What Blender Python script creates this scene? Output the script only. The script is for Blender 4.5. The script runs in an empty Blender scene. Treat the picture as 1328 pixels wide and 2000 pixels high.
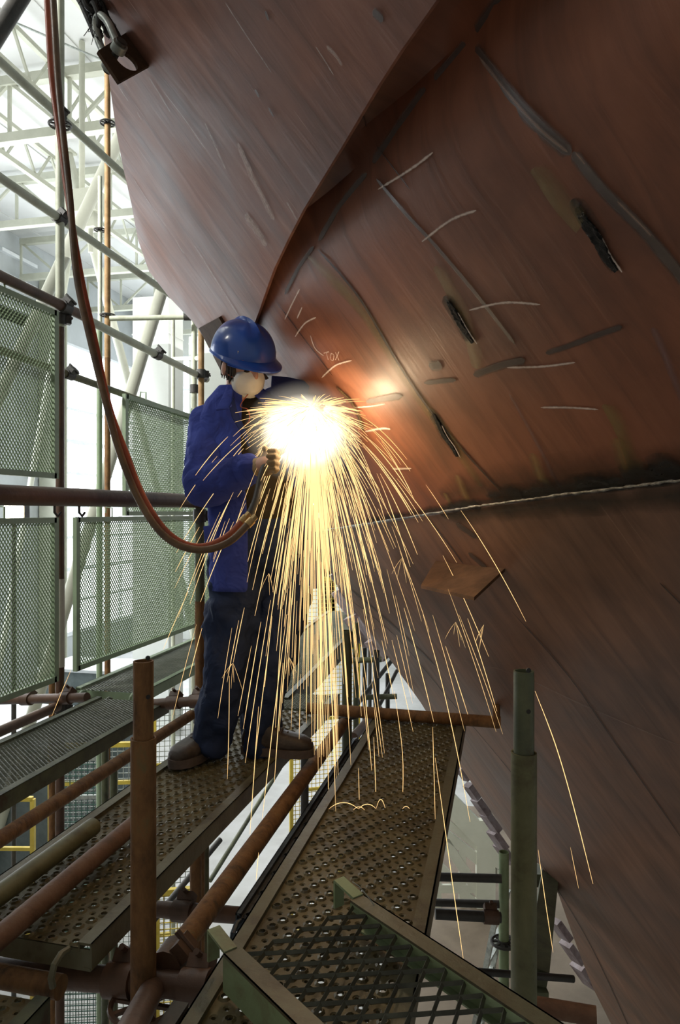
import bpy, bmesh, math, random
from mathutils import Vector as V, Matrix, noise
from mathutils.geometry import delaunay_2d_cdt
R = random.Random(7)
col = bpy.context.scene.collection
S = bpy.context.scene

# ------------------------------------------------------------------ measuring
FPX = 1420.0
FW = V((-.2198, .9755, 0)); RT = V((.9755, .2198, 0)); UP = V((0, 0, 1)); CAM = V((0, 0, 1.0))
def ray(px, py): return RT*((px-664)/FPX) + FW + UP*((1000-py)/FPX)
def P(px, py, d): return CAM + ray(px, py)*d
def PZ(px, py, z):
    return P(px, py, (1.0-z)*FPX/(py-1000.0))
def PX(px, py, X):
    r = ray(px, py); return CAM + r*(X/r.x)

# ------------------------------------------------------------------ materials
MATS = {}
def newmat(name):
    m = bpy.data.materials.new(name); m.use_nodes = True
    nt = m.node_tree; nt.nodes.clear()
    out = nt.nodes.new('ShaderNodeOutputMaterial'); b = nt.nodes.new('ShaderNodeBsdfPrincipled')
    nt.links.new(b.outputs[0], out.inputs[0]); MATS[name] = m
    return m, nt, b, out
def N(nt, t, **kw):
    n = nt.nodes.new(t)
    for k, v in kw.items(): setattr(n, k, v)
    return n
def ramp(nt, src, stops):
    r = N(nt, 'ShaderNodeValToRGB'); e = r.color_ramp.elements
    while len(e) < len(stops): e.new(.5)
    for i, (p, c) in enumerate(stops):
        e[i].position = p; e[i].color = (*c, 1) if len(c) == 3 else c
    nt.links.new(src, r.inputs[0]); return r
def noise_n(nt, scale, detail=5, vec=None, rough=.6, dist=0):
    n = N(nt, 'ShaderNodeTexNoise'); n.inputs['Scale'].default_value = scale
    n.inputs['Detail'].default_value = detail; n.inputs['Roughness'].default_value = rough; n.inputs['Distortion'].default_value = dist
    if vec is not None: nt.links.new(vec, n.inputs['Vector'])
    return n
def mixc(nt, fac, a, b):
    m = N(nt, 'ShaderNodeMix', data_type='RGBA')
    if hasattr(fac, 'links'): nt.links.new(fac, m.inputs[0])
    else: m.inputs[0].default_value = fac
    for i, s in ((6, a), (7, b)):
        if hasattr(s, 'links'): nt.links.new(s, m.inputs[i])
        else: m.inputs[i].default_value = (*s, 1)
    return m.outputs[2]
def bump(nt, b, h, strength=.3, dist=.01):
    bp = N(nt, 'ShaderNodeBump'); bp.inputs['Strength'].default_value = strength; bp.inputs['Distance'].default_value = dist
    nt.links.new(h, bp.inputs['Height']); nt.links.new(bp.outputs[0], b.inputs['Normal'])
def mottled(name, stops, scale=12, rough=.6, metal=0, bs=.25, spec=.5, detail=6, stretch=None):
    m, nt, b, out = newmat(name)
    tc = N(nt, 'ShaderNodeTexCoord'); vec = tc.outputs['Object']
    if stretch:
        mp = N(nt, 'ShaderNodeMapping'); mp.inputs['Scale'].default_value = stretch
        nt.links.new(vec, mp.inputs[0]); vec = mp.outputs[0]
    n = noise_n(nt, scale, detail, vec, .65, .3)
    r = ramp(nt, n.outputs[0], stops); nt.links.new(r.outputs[0], b.inputs['Base Color'])
    b.inputs['Roughness'].default_value = rough; b.inputs['Metallic'].default_value = metal
    b.inputs['Specular IOR Level'].default_value = spec
    n2 = noise_n(nt, scale*6, 4, vec); bump(nt, b, n2.outputs[0], bs, .004)
    return m
def emis(name, c, s, sampling=True):
    m, nt, b, out = newmat(name); nt.nodes.remove(b)
    e = N(nt, 'ShaderNodeEmission'); e.inputs[0].default_value = (*c, 1); e.inputs[1].default_value = s
    nt.links.new(e.outputs[0], out.inputs[0])
    if not sampling: m.cycles.emission_sampling = 'NONE'
    return m

G1, G2, RU1, RU2 = (.105, .115, .06), (.07, .078, .045), (.105, .043, .018), (.05, .024, .013)
green_paint = mottled('green_paint', [(.3, RU2), (.42, G2), (.6, G1), (.75, (.13, .14, .085))], 9, .5)
pale_green = mottled('pale_green', [(.3, (.36, .36, .27)), (.5, (.52, .55, .43)), (.75, (.60, .62, .5))], 6, .55)
panel_green = mottled('panel_green', [(.3, (.22, .29, .18)), (.6, (.29, .37, .24)), (.8, (.35, .42, .29))], 5, .5)
light_green = mottled('light_green', [(.3, (.17, .15, .08)), (.45, (.24, .3, .16)), (.7, (.3, .38, .21))], 7, .5)
rust_tube = mottled('rust_tube', [(.3, (.06, .03, .009)), (.45, (.15, .068, .021)), (.6, (.22, .105, .034)), (.75, (.15, .115, .045))], 22, .75, bs=.6, stretch=(1, 1, .45))
orange_rust = mottled('orange_rust', [(.3, (.2, .11, .04)), (.55, (.34, .2, .08)), (.75, (.4, .27, .13))], 10, .7)
brown_tube = mottled('brown_tube', [(.3, (.05, .028, .018)), (.5, (.10, .052, .031)), (.7, (.135, .07, .042)), (.85, (.16, .12, .09))], 8, .5, bs=.35)
dark_tube = mottled('dark_tube', [(.3, (.022, .022, .02)), (.6, (.05, .046, .04)), (.8, (.085, .06, .05))], 9, .5)
olive_tube = mottled('olive_tube', [(.3, (.06, .045, .018)), (.5, (.125, .12, .055)), (.75, (.17, .16, .08))], 9, .55)
dull_red = mottled('dull_red', [(.3, (.08, .04, .022)), (.5, (.15, .07, .037)), (.75, (.2, .11, .065))], 10, .65, bs=.5)
rail_paint = mottled('rail_paint', [(.3, (.05, .036, .018)), (.45, (.11, .092, .05)), (.6, (.13, .12, .07)), (.8, (.16, .15, .1))], 8, .45, bs=.4)
deck_mat = mottled('deck_olive', [(.28, (.035, .025, .009)), (.45, (.085, .064, .024)), (.62, (.12, .094, .038)), (.8, (.14, .12, .06))], 7, .5, metal=.1, bs=.5, spec=.45)
mesh_dark = mottled('mesh_dark', [(.3, (.03, .028, .018)), (.6, (.075, .075, .05)), (.8, (.11, .11, .08))], 10, .4, metal=.3)
mesh_deck = mottled('mesh_deck', [(.3, (.10, .11, .08)), (.6, (.16, .17, .13)), (.8, (.2, .21, .17))], 10, .4, metal=.3)
blue_steel = mottled('blue_steel', [(.3, (.03, .04, .05)), (.6, (.09, .11, .13)), (.8, (.2, .23, .26))], 14, .35, metal=.5)
black_iron = mottled('black_iron', [(.3, (.008, .008, .008)), (.7, (.03, .028, .025))], 30, .6)
galv = mottled('galvanised', [(.3, (.22, .24, .22)), (.6, (.42, .45, .42)), (.8, (.55, .57, .55))], 20, .4, metal=.4)
brown_plate = mottled('brown_plate', [(.3, (.035, .02, .013)), (.6, (.08, .045, .026)), (.8, (.12, .07, .04))], 9, .8, spec=.15)
primer_plate = mottled('primer_plate', [(.3, (.06, .035, .02)), (.55, (.12, .066, .038)), (.75, (.16, .09, .05))], 10, .7, spec=.2)
pad_mat = mottled('pad_pinkish', [(.3, (.12, .08, .08)), (.5, (.24, .18, .18)), (.75, (.36, .32, .34))], 9, .6)
roof_white = mottled('roof_white', [(.3, (.60, .61, .60)), (.7, (.68, .69, .67))], .5, .7, bs=.05)
truss_white = mottled('truss_cream', [(.3, (.42, .43, .35)), (.7, (.52, .53, .44))], 2, .6, bs=.05)
wall_white = mottled('wall_white', [(.3, (.62, .64, .60)), (.7, (.72, .74, .70))], .6, .7, bs=.05)
wall_panel = mottled('wall_panel', [(.3, (.42, .45, .46)), (.7, (.52, .55, .56))], .8, .7, bs=.05)
mullion_mat = mottled('mullion_white', [(.3, (.7, .73, .76)), (.7, (.8, .83, .85))], 3, .5, bs=.05)
floor_mat = mottled('floor_concrete', [(.3, (.24, .24, .235)), (.5, (.32, .32, .31)), (.75, (.42, .42, .43))], .7, .5, bs=.1)
yellow = mottled('yellow_paint', [(.3, (.45, .33, .04)), (.7, (.65, .5, .08))], 5, .5)
net_green = mottled('net_green', [(.3, (.03, .09, .07)), (.7, (.06, .14, .11))], 5, .6)
crane_blue = mottled('machine_dark', [(.3, (.05, .07, .07)), (.7, (.12, .15, .15))], 3, .5)
lamp_mat = emis('work_lamp_glow', (1, .86, .6), 60)
glass_day = emis('daylight_window', (.9, .96, 1), 4.5)

skin = mottled('skin', [(.3, (.42, .22, .15)), (.7, (.55, .31, .22))], 14, .5, bs=.08)
hair_mat = mottled('dark_hair', [(.3, (.02, .014, .01)), (.7, (.05, .035, .025))], 60, .7)
def cloth(name, a, b_, sc=5, bs=.5):
    m, nt, b, out = newmat(name); tc = N(nt, 'ShaderNodeTexCoord')
    n = noise_n(nt, sc, 5, tc.outputs['Object']); r = ramp(nt, n.outputs[0], [(.3, a), (.7, b_)])
    nt.links.new(r.outputs[0], b.inputs['Base Color']); b.inputs['Roughness'].default_value = .85
    b.inputs['Specular IOR Level'].default_value = .2
    n2 = noise_n(nt, 9, 3, tc.outputs['Object'], .5, .8); bump(nt, b, n2.outputs[0], bs, .03)
    return m
jacket_blue = cloth('work_jacket_blue', (.034, .048, .23), (.05, .075, .34), 5, .9)
jacket_dark = cloth('jacket_lining', (.02, .03, .11), (.03, .045, .16))
trouser_navy = cloth('trouser_navy', (.018, .027, .062), (.03, .046, .105), 5, .9)
shirt_dark = cloth('dark_shirt', (.02, .016, .012), (.045, .035, .022))
glove_tan = cloth('glove_leather', (.28, .2, .11), (.4, .3, .18), 14)
mask_white = cloth('mask_white', (.68, .66, .6), (.78, .76, .7), 10, .15)
boot_mat = mottled('boot_leather', [(.3, (.03, .022, .018)), (.6, (.07, .052, .042)), (.8, (.13, .1, .085))], 16, .5)
sole_mat = mottled('boot_sole', [(.3, (.07, .05, .04)), (.7, (.14, .1, .085))], 20, .7)
helm, nt_, b_, o_ = newmat('helmet_blue')
b_.inputs['Base Color'].default_value = (.018, .085, .42, 1); b_.inputs['Roughness'].default_value = .28
b_.inputs['Coat Weight'].default_value = .5
hose_red = mottled('hose_red', [(.3, (.25, .055, .025)), (.6, (.45, .11, .05)), (.8, (.5, .16, .09))], 8, .45)
hose_dark = mottled('hose_dark', [(.3, (.07, .04, .025)), (.6, (.17, .1, .05)), (.8, (.24, .16, .09))], 8, .45)
brass = mottled('brass', [(.3, (.4, .26, .1)), (.7, (.6, .42, .2))], 20, .35, metal=.8)

# hull: primer red-brown with rolling streaks along the plate (UV: u along the streaks)
def hull_mat(name, base, dark, light, streak=.5):
    m, nt, b, out = newmat(name)
    uv = N(nt, 'ShaderNodeUVMap'); mp = N(nt, 'ShaderNodeMapping'); mp.inputs['Scale'].default_value = (1.1, 9, 1)
    nt.links.new(uv.outputs[0], mp.inputs[0])
    n1 = noise_n(nt, 1.6, 6, mp.outputs[0], .6, .6)
    r1 = ramp(nt, n1.outputs[0], [(.32, dark), (.52, base), (.72, light)])
    n2 = noise_n(nt, 2.2, 4, uv.outputs[0], .55)
    r2 = ramp(nt, n2.outputs[0], [(.35, (.66, .66, .68)), (.65, (1.16, 1.08, 1.0))])
    mm = N(nt, 'ShaderNodeMix', data_type='RGBA', blend_type='MULTIPLY'); mm.inputs[0].default_value = 1
    nt.links.new(r1.outputs[0], mm.inputs[6]); nt.links.new(r2.outputs[0], mm.inputs[7])
    # fine pale scratches
    mp2 = N(nt, 'ShaderNodeMapping'); mp2.inputs['Scale'].default_value = (2.2, 60, 1); nt.links.new(uv.outputs[0], mp2.inputs[0])
    n3 = noise_n(nt, 1.3, 3, mp2.outputs[0], .5, .2); r3 = ramp(nt, n3.outputs[0], [(.70, (0, 0, 0)), (.78, (1, 1, 1))])
    ms = N(nt, 'ShaderNodeMath', operation='MULTIPLY'); ms.inputs[1].default_value = streak
    nt.links.new(r3.outputs[0], ms.inputs[0])
    c = mixc(nt, ms.outputs[0], mm.outputs[2], (min(1, light[0]*1.9), light[1]*2.1, light[2]*2.2))
    nt.links.new(c, b.inputs['Base Color'])
    a_ = .52 if name == 'hull_primer_mauve' else .38
    rr = ramp(nt, n2.outputs[0], [(.3, (a_, a_, a_)), (.7, (a_+.18, a_+.18, a_+.18))]); nt.links.new(rr.outputs[0], b.inputs['Roughness'])
    b.inputs['Specular IOR Level'].default_value = .45
    bump(nt, b, n1.outputs[0], .12, .02)
    return m
hull_up = hull_mat('hull_primer_mauve', (.262, .124, .092), (.175, .086, .064), (.32, .165, .128), .6)
hull_mid = hull_mat('hull_primer_red', (.265, .102, .056), (.19, .076, .043), (.30, .12, .068), .12)
hull_low = hull_mat('hull_primer_brown', (.215, .118, .08), (.15, .082, .055), (.26, .145, .1), .25)

# strip materials: u along, v across (0..1); soft worn edges
def strip_mat(name, c, a=.8, edge=.3, nscale=14, rough=.6, metal=0, worn=.45):
    m, nt, b, out = newmat(name)
    uv = N(nt, 'ShaderNodeUVMap'); sp = N(nt, 'ShaderNodeSeparateXYZ'); nt.links.new(uv.outputs[0], sp.inputs[0])
    def math_(op, x, y=None):
        n = N(nt, 'ShaderNodeMath', operation=op)
        for i, s in enumerate((x, y)):
            if s is None: continue
            if hasattr(s, 'links'): nt.links.new(s, n.inputs[i])
            else: n.inputs[i].default_value = s
        return n.outputs[0]
    d = math_('ABSOLUTE', math_('SUBTRACT', sp.outputs[1], .5))
    d = math_('SUBTRACT', .5, d)                      # 0 at edge, .5 centre
    tc = N(nt, 'ShaderNodeTexCoord'); n = noise_n(nt, nscale, 5, tc.outputs['Object'], .7)
    w = math_('MULTIPLY', math_('SUBTRACT', n.outputs[0], .5), worn*2)
    f = math_('DIVIDE', math_('ADD', d, w), edge)
    cl = N(nt, 'ShaderNodeClamp'); nt.links.new(f, cl.inputs[0])
    al = math_('MULTIPLY', cl.outputs[0], a)
    nt.links.new(al, b.inputs['Alpha'])
    n2 = noise_n(nt, 40, 3, tc.outputs['Object']); cc = mixc(nt, n2.outputs[0], tuple(x*.7 for x in c), tuple(min(1, x*1.3) for x in c))
    nt.links.new(cc, b.inputs['Base Color']); b.inputs['Roughness'].default_value = rough; b.inputs['Metallic'].default_value = metal
    return m
chalk = strip_mat('chalk_line', (.75, .62, .55), .85, .4, 90, .9, worn=.3)
scratch_m = strip_mat('pale_scratch', (.6, .46, .4), .6, .5, 60, .7, worn=.5)
grey_stripe = strip_mat('grey_primer', (.085, .062, .052), .8, .25, 10, .5, worn=.12)
thin_dark = strip_mat('dark_seam', (.03, .022, .018), .9, .4, 25, .6, worn=.25)
light_stripe = strip_mat('light_primer', (.30, .19, .14), .75, .5, 12, .5, worn=.2)
scorch = strip_mat('scorch', (.012, .010, .007), .92, .55, 9, .7, worn=.55)
heat_tint = strip_mat('heat_tint_yellow', (.27, .19, .06), .5, .5, 6, .5, worn=.35)
bluish_tint = strip_mat('heat_tint_mauve', (.20, .12, .13), .5, .6, 5, .5, worn=.2)
weld_metal = mottled('weld_bead', [(.3, (.05, .04, .03)), (.5, (.25, .24, .22)), (.7, (.55, .55, .52))], 45, .35, metal=.7, bs=.6)
slag = mottled('gouge_black', [(.45, (.004, .004, .004)), (.62, (.012, .012, .012)), (.72, (.3, .3, .3))], 70, .8, metal=.1, bs=1, spec=.3)

# ------------------------------------------------------------------ mesh builder
class MB:
    def __init__(s): s.v = []; s.f = []; s.uv = None
    def add(s, vs, fs):
        b = len(s.v); s.v += [V(x) for x in vs]; s.f += [tuple(i+b for i in f) for f in fs]; return s
    def box(s, c, size, ax=None):
        ax = ax or (V((1, 0, 0)), V((0, 1, 0)), V((0, 0, 1))); c = V(c)
        vs = [c + ax[0]*(sx*size[0]/2) + ax[1]*(sy*size[1]/2) + ax[2]*(sz*size[2]/2) for sx in (-1, 1) for sy in (-1, 1) for sz in (-1, 1)]
        return s.add(vs, [(0, 1, 3, 2), (4, 6, 7, 5), (0, 4, 5, 1), (2, 3, 7, 6), (0, 2, 6, 4), (1, 5, 7, 3)])
    def bar(s, p0, p1, w, h, up=UP):
        p0, p1 = V(p0), V(p1); d = p1-p0; l = d.length; d.normalize()
        u = V(up); u = (u - d*u.dot(d)); u = u.normalized() if u.length > 1e-5 else d.orthogonal().normalized()
        return s.box((p0+p1)/2, (l, w, h), (d, u.cross(d), u))
    def tube(s, p0, p1, r, n=16, hollow=False, r1=None, thick=.004):
        p0, p1 = V(p0), V(p1); d = (p1-p0).normalized(); a = d.orthogonal().normalized(); b = d.cross(a); r1 = r if r1 is None else r1
        c = [(a*math.cos(2*math.pi*i/n) + b*math.sin(2*math.pi*i/n)) for i in range(n)]
        if not hollow:
            return s.add([p0+x*r for x in c] + [p1+x*r1 for x in c], [(i, (i+1) % n, n+(i+1) % n, n+i) for i in range(n)] + [tuple(range(n))[::-1], tuple(range(n, 2*n))])
        vs = [p0+x*r for x in c] + [p1+x*r1 for x in c] + [p1+x*(r1-thick) for x in c] + [p0+x*(r-thick) for x in c]
        fs = [(k*n+i, k*n+(i+1) % n, ((k+1) % 4)*n+(i+1) % n, ((k+1) % 4)*n+i) for k in range(4) for i in range(n)]
        return s.add(vs, fs)
    def path(s, pts, r, n=8, caps=True):
        pts = [V(p) for p in pts]; m = len(pts); rr = r if isinstance(r, (list, tuple)) else [r]*m
        b0 = len(s.v); t = (pts[1]-pts[0]).normalized(); a = t.orthogonal().normalized()
        for i, p in enumerate(pts):
            t = (pts[min(i+1, m-1)] - pts[max(i-1, 0)]).normalized()
            a = (a - t*a.dot(t)).normalized(); b = t.cross(a)
            for k in range(n): s.v.append(p + (a*math.cos(2*math.pi*k/n) + b*math.sin(2*math.pi*k/n))*rr[i])
        for i in range(m-1):
            for k in range(n): s.f.append((b0+i*n+k, b0+i*n+(k+1) % n, b0+(i+1)*n+(k+1) % n, b0+(i+1)*n+k))
        if caps: s.f.append(tuple(b0+k for k in range(n))[::-1]); s.f.append(tuple(b0+(m-1)*n+k for k in range(n)))
        return s
    def ell(s, c, ax, rad, nu=16, nv=10):
        b0 = len(s.v); c = V(c)
        for j in range(1, nv):
            ph = math.pi*j/nv
            for i in range(nu):
                th = 2*math.pi*i/nu
                s.v.append(c + ax[0]*(rad[0]*math.sin(ph)*math.cos(th)) + ax[1]*(rad[1]*math.sin(ph)*math.sin(th)) + ax[2]*(rad[2]*math.cos(ph)))
        s.v.append(c+ax[2]*rad[2]); s.v.append(c-ax[2]*rad[2]); top = len(s.v)-2; bot = top+1
        for j in range(nv-2):
            for i in range(nu): s.f.append((b0+j*nu+i, b0+(j+1)*nu+i, b0+(j+1)*nu+(i+1) % nu, b0+j*nu+(i+1) % nu))
        for i in range(nu):
            s.f.append((top, b0+i, b0+(i+1) % nu)); s.f.append((bot, b0+(nv-2)*nu+(i+1) % nu, b0+(nv-2)*nu+i))
        return s
    def loft(s, rings, closed=True, caps=True):
        b0 = len(s.v); n = len(rings[0]); m = len(rings)
        for r in rings: s.v += [V(p) for p in r]
        for j in range(m-1):
            for i in range(n if closed else n-1): s.f.append((b0+j*n+i, b0+j*n+(i+1) % n, b0+(j+1)*n+(i+1) % n, b0+(j+1)*n+i))
        if caps and closed: s.f.append(tuple(b0+i for i in range(n))[::-1]); s.f.append(tuple(b0+(m-1)*n+i for i in range(n)))
        return s
    def build(s, name, mat, parent=None, smooth=True, origin=None):
        if parent is not None: org = V(parent['_o']) if '_o' in parent else V((0, 0, 0))
        elif origin is not None: org = V(origin)
        else:
            xs = [v.x for v in s.v]; ys = [v.y for v in s.v]; zs = [v.z for v in s.v]
            org = V(((min(xs)+max(xs))/2, (min(ys)+max(ys))/2, min(zs)))
        me = bpy.data.meshes.new(name); me.from_pydata([tuple(v-org) for v in s.v], [], s.f)
        if s.uv:
            l = me.uv_layers.new(name='UVMap')
            for lp in me.loops: l.data[lp.index].uv = s.uv[lp.vertex_index]
        me.materials.append(mat); me.update()
        if smooth:
            me.polygons.foreach_set('use_smooth', [True]*len(me.polygons)); me.set_sharp_from_angle(angle=math.radians(38))
        o = bpy.data.objects.new(name, me); col.objects.link(o)
        if parent is not None: o.parent = parent; o['_o'] = tuple(org)
        else: o.location = org; o['_o'] = tuple(org)
        return o
def tag(o, label=None, cat=None, group=None, kind=None):
    if label: o['label'] = label
    if cat: o['category'] = cat
    if group: o['group'] = group
    if kind: o['kind'] = kind
    return o
def thing(name, label, cat, loc, group=None):
    o = bpy.data.objects.new(name, None); col.objects.link(o); o.location = V(loc); o['_o'] = tuple(V(loc))
    o.empty_display_size = .1
    return tag(o, label, cat, group)
def modify(o, *mods):
    for t, kw in mods:
        m = o.modifiers.new(t.lower(), t)
        for k, v in kw.items(): setattr(m, k, v)
    dg = bpy.context.evaluated_depsgraph_get(); me = bpy.data.meshes.new_from_object(o.evaluated_get(dg))
    o.modifiers.clear(); old = o.data; me.name = old.name
    o.data = me; 
    if not me.materials: me.materials.append(old.materials[0])
    me.polygons.foreach_set('use_smooth', [True]*len(me.polygons))
    return o
TEX = {}
def tex(scale):
    if scale not in TEX:
        t = bpy.data.textures.new('folds', 'CLOUDS'); t.noise_scale = scale; t.noise_depth = 2; TEX[scale] = t
    return TEX[scale]

# ------------------------------------------------------------------ the hall
FLOOR = -5.0; CEIL = 10.7; LW = -16.8; BW = 32.0
def slab(name, c, size, mat):
    o = MB().box(c, size).build(name, mat, smooth=False); return tag(o, kind='structure')
slab('floor', (-1.6, 10.5, FLOOR-.1), (31, 44, .2), floor_mat)
# roof: long corrugated sheets
mb = MB()
x = LW
while x < 14:
    mb.box((x+.45, 12, CEIL+.05+(.03 if int(x/.9) % 2 else 0)), (.9, 46, .08)); x += .9
tag(mb.build('ceiling', roof_white, smooth=False), kind='structure')
# left wall: solid below and above, tall daylight window bays between columns
wl = MB()
bays = [(8.3, 14.3), (15.4, 21.3), (24.5, 31.2)]
wl.box((LW, 12, FLOOR+.6), (.25, 46, 1.2)); wl.box((LW, 12, CEIL-1.55), (.25, 46, 3.1))
ys = [-11] + [v for b in bays for v in b] + [BW]
for i in range(0, len(ys), 2):
    wl.box((LW, (ys[i]+ys[i+1])/2, 2.2), (.25, ys[i+1]-ys[i], 12))
tag(wl.build('wall_left', wall_panel, smooth=False), kind='structure')
def window(n, axis, a, b, z0, z1, cols, rows):
    root = bpy.data.objects.new('window_%d' % n, None); col.objects.link(root)
    if axis == 'L':
        root.location = (LW, (a+b)/2, z0); p = lambda u, z, off=0: V((LW+off, u, z))
    else:
        root.location = ((a+b)/2, BW, z0); p = lambda u, z, off=0: V((u, BW-off, z))
    root['_o'] = tuple(root.location); root['kind'] = 'structure'
    w = MB(); c = (p(a, z0)+p(b, z1))/2; sz = (.02, b-a, z1-z0) if axis == 'L' else (b-a, .02, z1-z0)
    w.box(c, sz).build('window_pane', glass_day, root, False)
    f = MB()
    for i in range(cols+1):
        u = a+(b-a)*i/cols; f.bar(p(u, z0, .08), p(u, z1, .08), .16 if i in (0, cols) else .09, .12, RT)
    for j in range(rows+1):
        z = z0+(z1-z0)*j/rows; f.bar(p(a, z, .08), p(b, z, .08), .14, .1 if j % 2 else .16)
    f.build('window_frame', mullion_mat, root, False)
for i, (a, b) in enumerate(bays): window(i+1, 'L', a, b, FLOOR+1.2, CEIL-3.1, 4, 9)
for i, z in enumerate((9.9, 9.1, 8.1)):
    m_ = MB().box((LW+.2, 22.4, z), (.16, 1.9, .12)); tag(m_.build('trim_%d' % (i+1), mullion_mat, smooth=False), kind='structure')
# back wall
wb = MB(); wins = [(-15.8, -12.9), (-12.2, -8.2), (-7.4, -3.2), (-2.4, 1.8), (2.6, 6.8)]
wb.box((-1.65, BW, FLOOR+.5), (30.3, .25, 1.0)); wb.box((-1.65, BW, CEIL-1.2), (30.3, .25, 2.4)); wb.box((.45, BW, FLOOR+2.75), (26.1, .25, 5.5))
xs = [-16.8] + [v for w in wins for v in w] + [13.5]
for i in range(0, len(xs), 2): wb.box(((xs[i]+xs[i+1])/2, BW, 2), (xs[i+1]-xs[i], .25, 14))
tag(wb.build('wall_back', wall_white, smooth=False), kind='structure')
for i, (a, b) in enumerate(wins): window(i+4, 'B', a, b, FLOOR+1 if a < -13 else .5, CEIL-2.4, 3, 8)
slab('wall_right', (13.5, 12, 2.8), (.25, 46, 15.8), wall_panel)

# roof trusses, spanning the hall from left to right
for i, y in enumerate((14.0, 18.2, 22.4, 26.6, 30.8)):
    mb = MB(); zt, zb = CEIL-.25, CEIL-1.5
    mb.bar((LW+.3, y, zt), (13, y, zt), .2, .2); mb.bar((LW+.3, y, zb), (13, y, zb), .2, .2)
    n = 20; w = (13-LW-.3)/n
    for k in range(n):
        x0 = LW+.3+k*w
        mb.bar((x0, y, zb), (x0, y, zt), .07, .07, RT)
        mb.bar((x0, y, zb) if k % 2 else (x0, y, zt), (x0+w, y, zt) if k % 2 else (x0+w, y, zb), .07, .07)
    where = ['nearest overhead', 'second from the camera', 'middle one of the five', 'fourth from the camera', 'farthest, by the back wall'][i]
    tag(mb.build('roof_truss', truss_white, smooth=False), 'cream steel roof truss spanning the hall, '+where, 'roof truss', 'transverse roof trusses')
for i, x in enumerate((-11.6, -9.2, -6.9, -4.5)):
    mb = MB(); zt, zb = CEIL-.35, CEIL-1.2
    mb.bar((x, 1, zt), (x, BW-.3, zt), .1, .1); mb.bar((x, 1, zb), (x, BW-.3, zb), .12, .12)
    n = 26; w = (BW-1.3)/n
    for k in range(n):
        y0 = 1+k*w; mb.bar((x, y0, zb), (x, y0+w/2, zt), .05, .05); mb.bar((x, y0+w/2, zt), (x, y0+w, zb), .05, .05)
    tag(mb.build('roof_girder', truss_white, smooth=False), 'cream lattice girder running along the hall roof, ' + ['beside the left wall', 'second in from the left wall', 'third in from the left wall', 'nearest the ship hull'][i], 'roof girder', 'lengthwise roof girders')
# sloping sway rods under the roof
for i, (a, b) in enumerate((((-12, 8, CEIL-.4), (-7, 15, CEIL-.4)), ((-7, 8, CEIL-.4), (-12, 15, CEIL-.4)))):
    tag(MB().bar(a, b, .03, .03).build('roof_brace', galv), 'thin grey cross brace rod under the white roof, ' + ('running away to the right' if i == 0 else 'running away to the left'), 'brace')
# columns on the left wall and one panelled pillar
for i, (x, y, s, lab) in enumerate(((LW+.55, 23.9, .7, 'cream steel column on the left wall, nearer one beside the louvred panel'),
                                   (LW+.55, 31.5, .55, 'cream steel column on the left wall, farthest'))):
    mb = MB(); h = CEIL-1.2-FLOOR
    mb.box((x, y-s/2+.03, FLOOR+h/2), (s, .06, h)); mb.box((x, y+s/2-.03, FLOOR+h/2), (s, .06, h)); mb.box((x, y, FLOOR+h/2), (.06, s-.08, h))
    mb.box((x, y, FLOOR+.05), (s+.3, s+.3, .1))
    tag(mb.build('steel_column', truss_white, smooth=False), lab, 'column', 'hall columns')
pc = P(309, 650, 20); mb = MB(); mb.box((pc.x, pc.y, FLOOR+5.9), (1.05, .9, 11.8))
for z in (-2, .6, 3.2, 5.8): mb.box((pc.x, pc.y, z), (1.08, .93, .03))
tag(mb.build('panelled_pillar', wall_white, smooth=False), 'broad white panelled pillar standing behind the scaffold posts', 'pillar')
pc = P(418, 700, 21); mb = MB(); mb.box((pc.x, pc.y, FLOOR+5.5), (1.2, .8, 11))
for z in (-2, .6, 3.2, 5.8): mb.box((pc.x, pc.y, z), (1.23, .83, .03))
tag(mb.build('panelled_pillar', wall_white, smooth=False), 'white panelled pillar just left of the blue helmet', 'pillar')
# sloping props
for a, b, r, lab in ((P(140, 470, 13), P(-60, 900, 12.2), .11, 'fat grey sloping prop behind the upper left mesh panel'),
                     (P(148, 430, 22), P(112, 640, 22), .09, 'pale sloping prop behind the hanging hoses'),
                     (P(170, 440, 19), P(262, 790, 19), .11, 'pale slanting prop right of the hanging hoses'),
                     (P(178, 1020, 10.5), P(120, 1210, 10.5), .09, 'grey sloping prop seen through the lower mesh panel')):
    d_ = a-b; a = b+d_*((CEIL-.3-b.z)/d_.z); b = a-d_*((a.z-FLOOR)/d_.z)
    mb = MB().tube(a, b, r, 12); mb.box(a, (r*3, r*3, .06)); mb.box(b, (r*3, r*3, .06))
    tag(mb.build('sloping_prop', truss_white), lab, 'prop', 'sloping props')
# gusset box high in the hall
mb = MB(); c = P(160, 400, 15); mb.box(c, (.9, .5, .45)); mb.box(c+V((.2, 0, -.35)), (.35, .35, .35)); mb.tube(c+V((.2, 0, -.5)), c+V((.2, 0, -1.0)), .05); mb.tube(c, (c.x, c.y, CEIL), .06)
tag(mb.build('hoist_unit', truss_white, smooth=False), 'cream hoist unit hanging under the roof beams', 'hoist')
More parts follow.
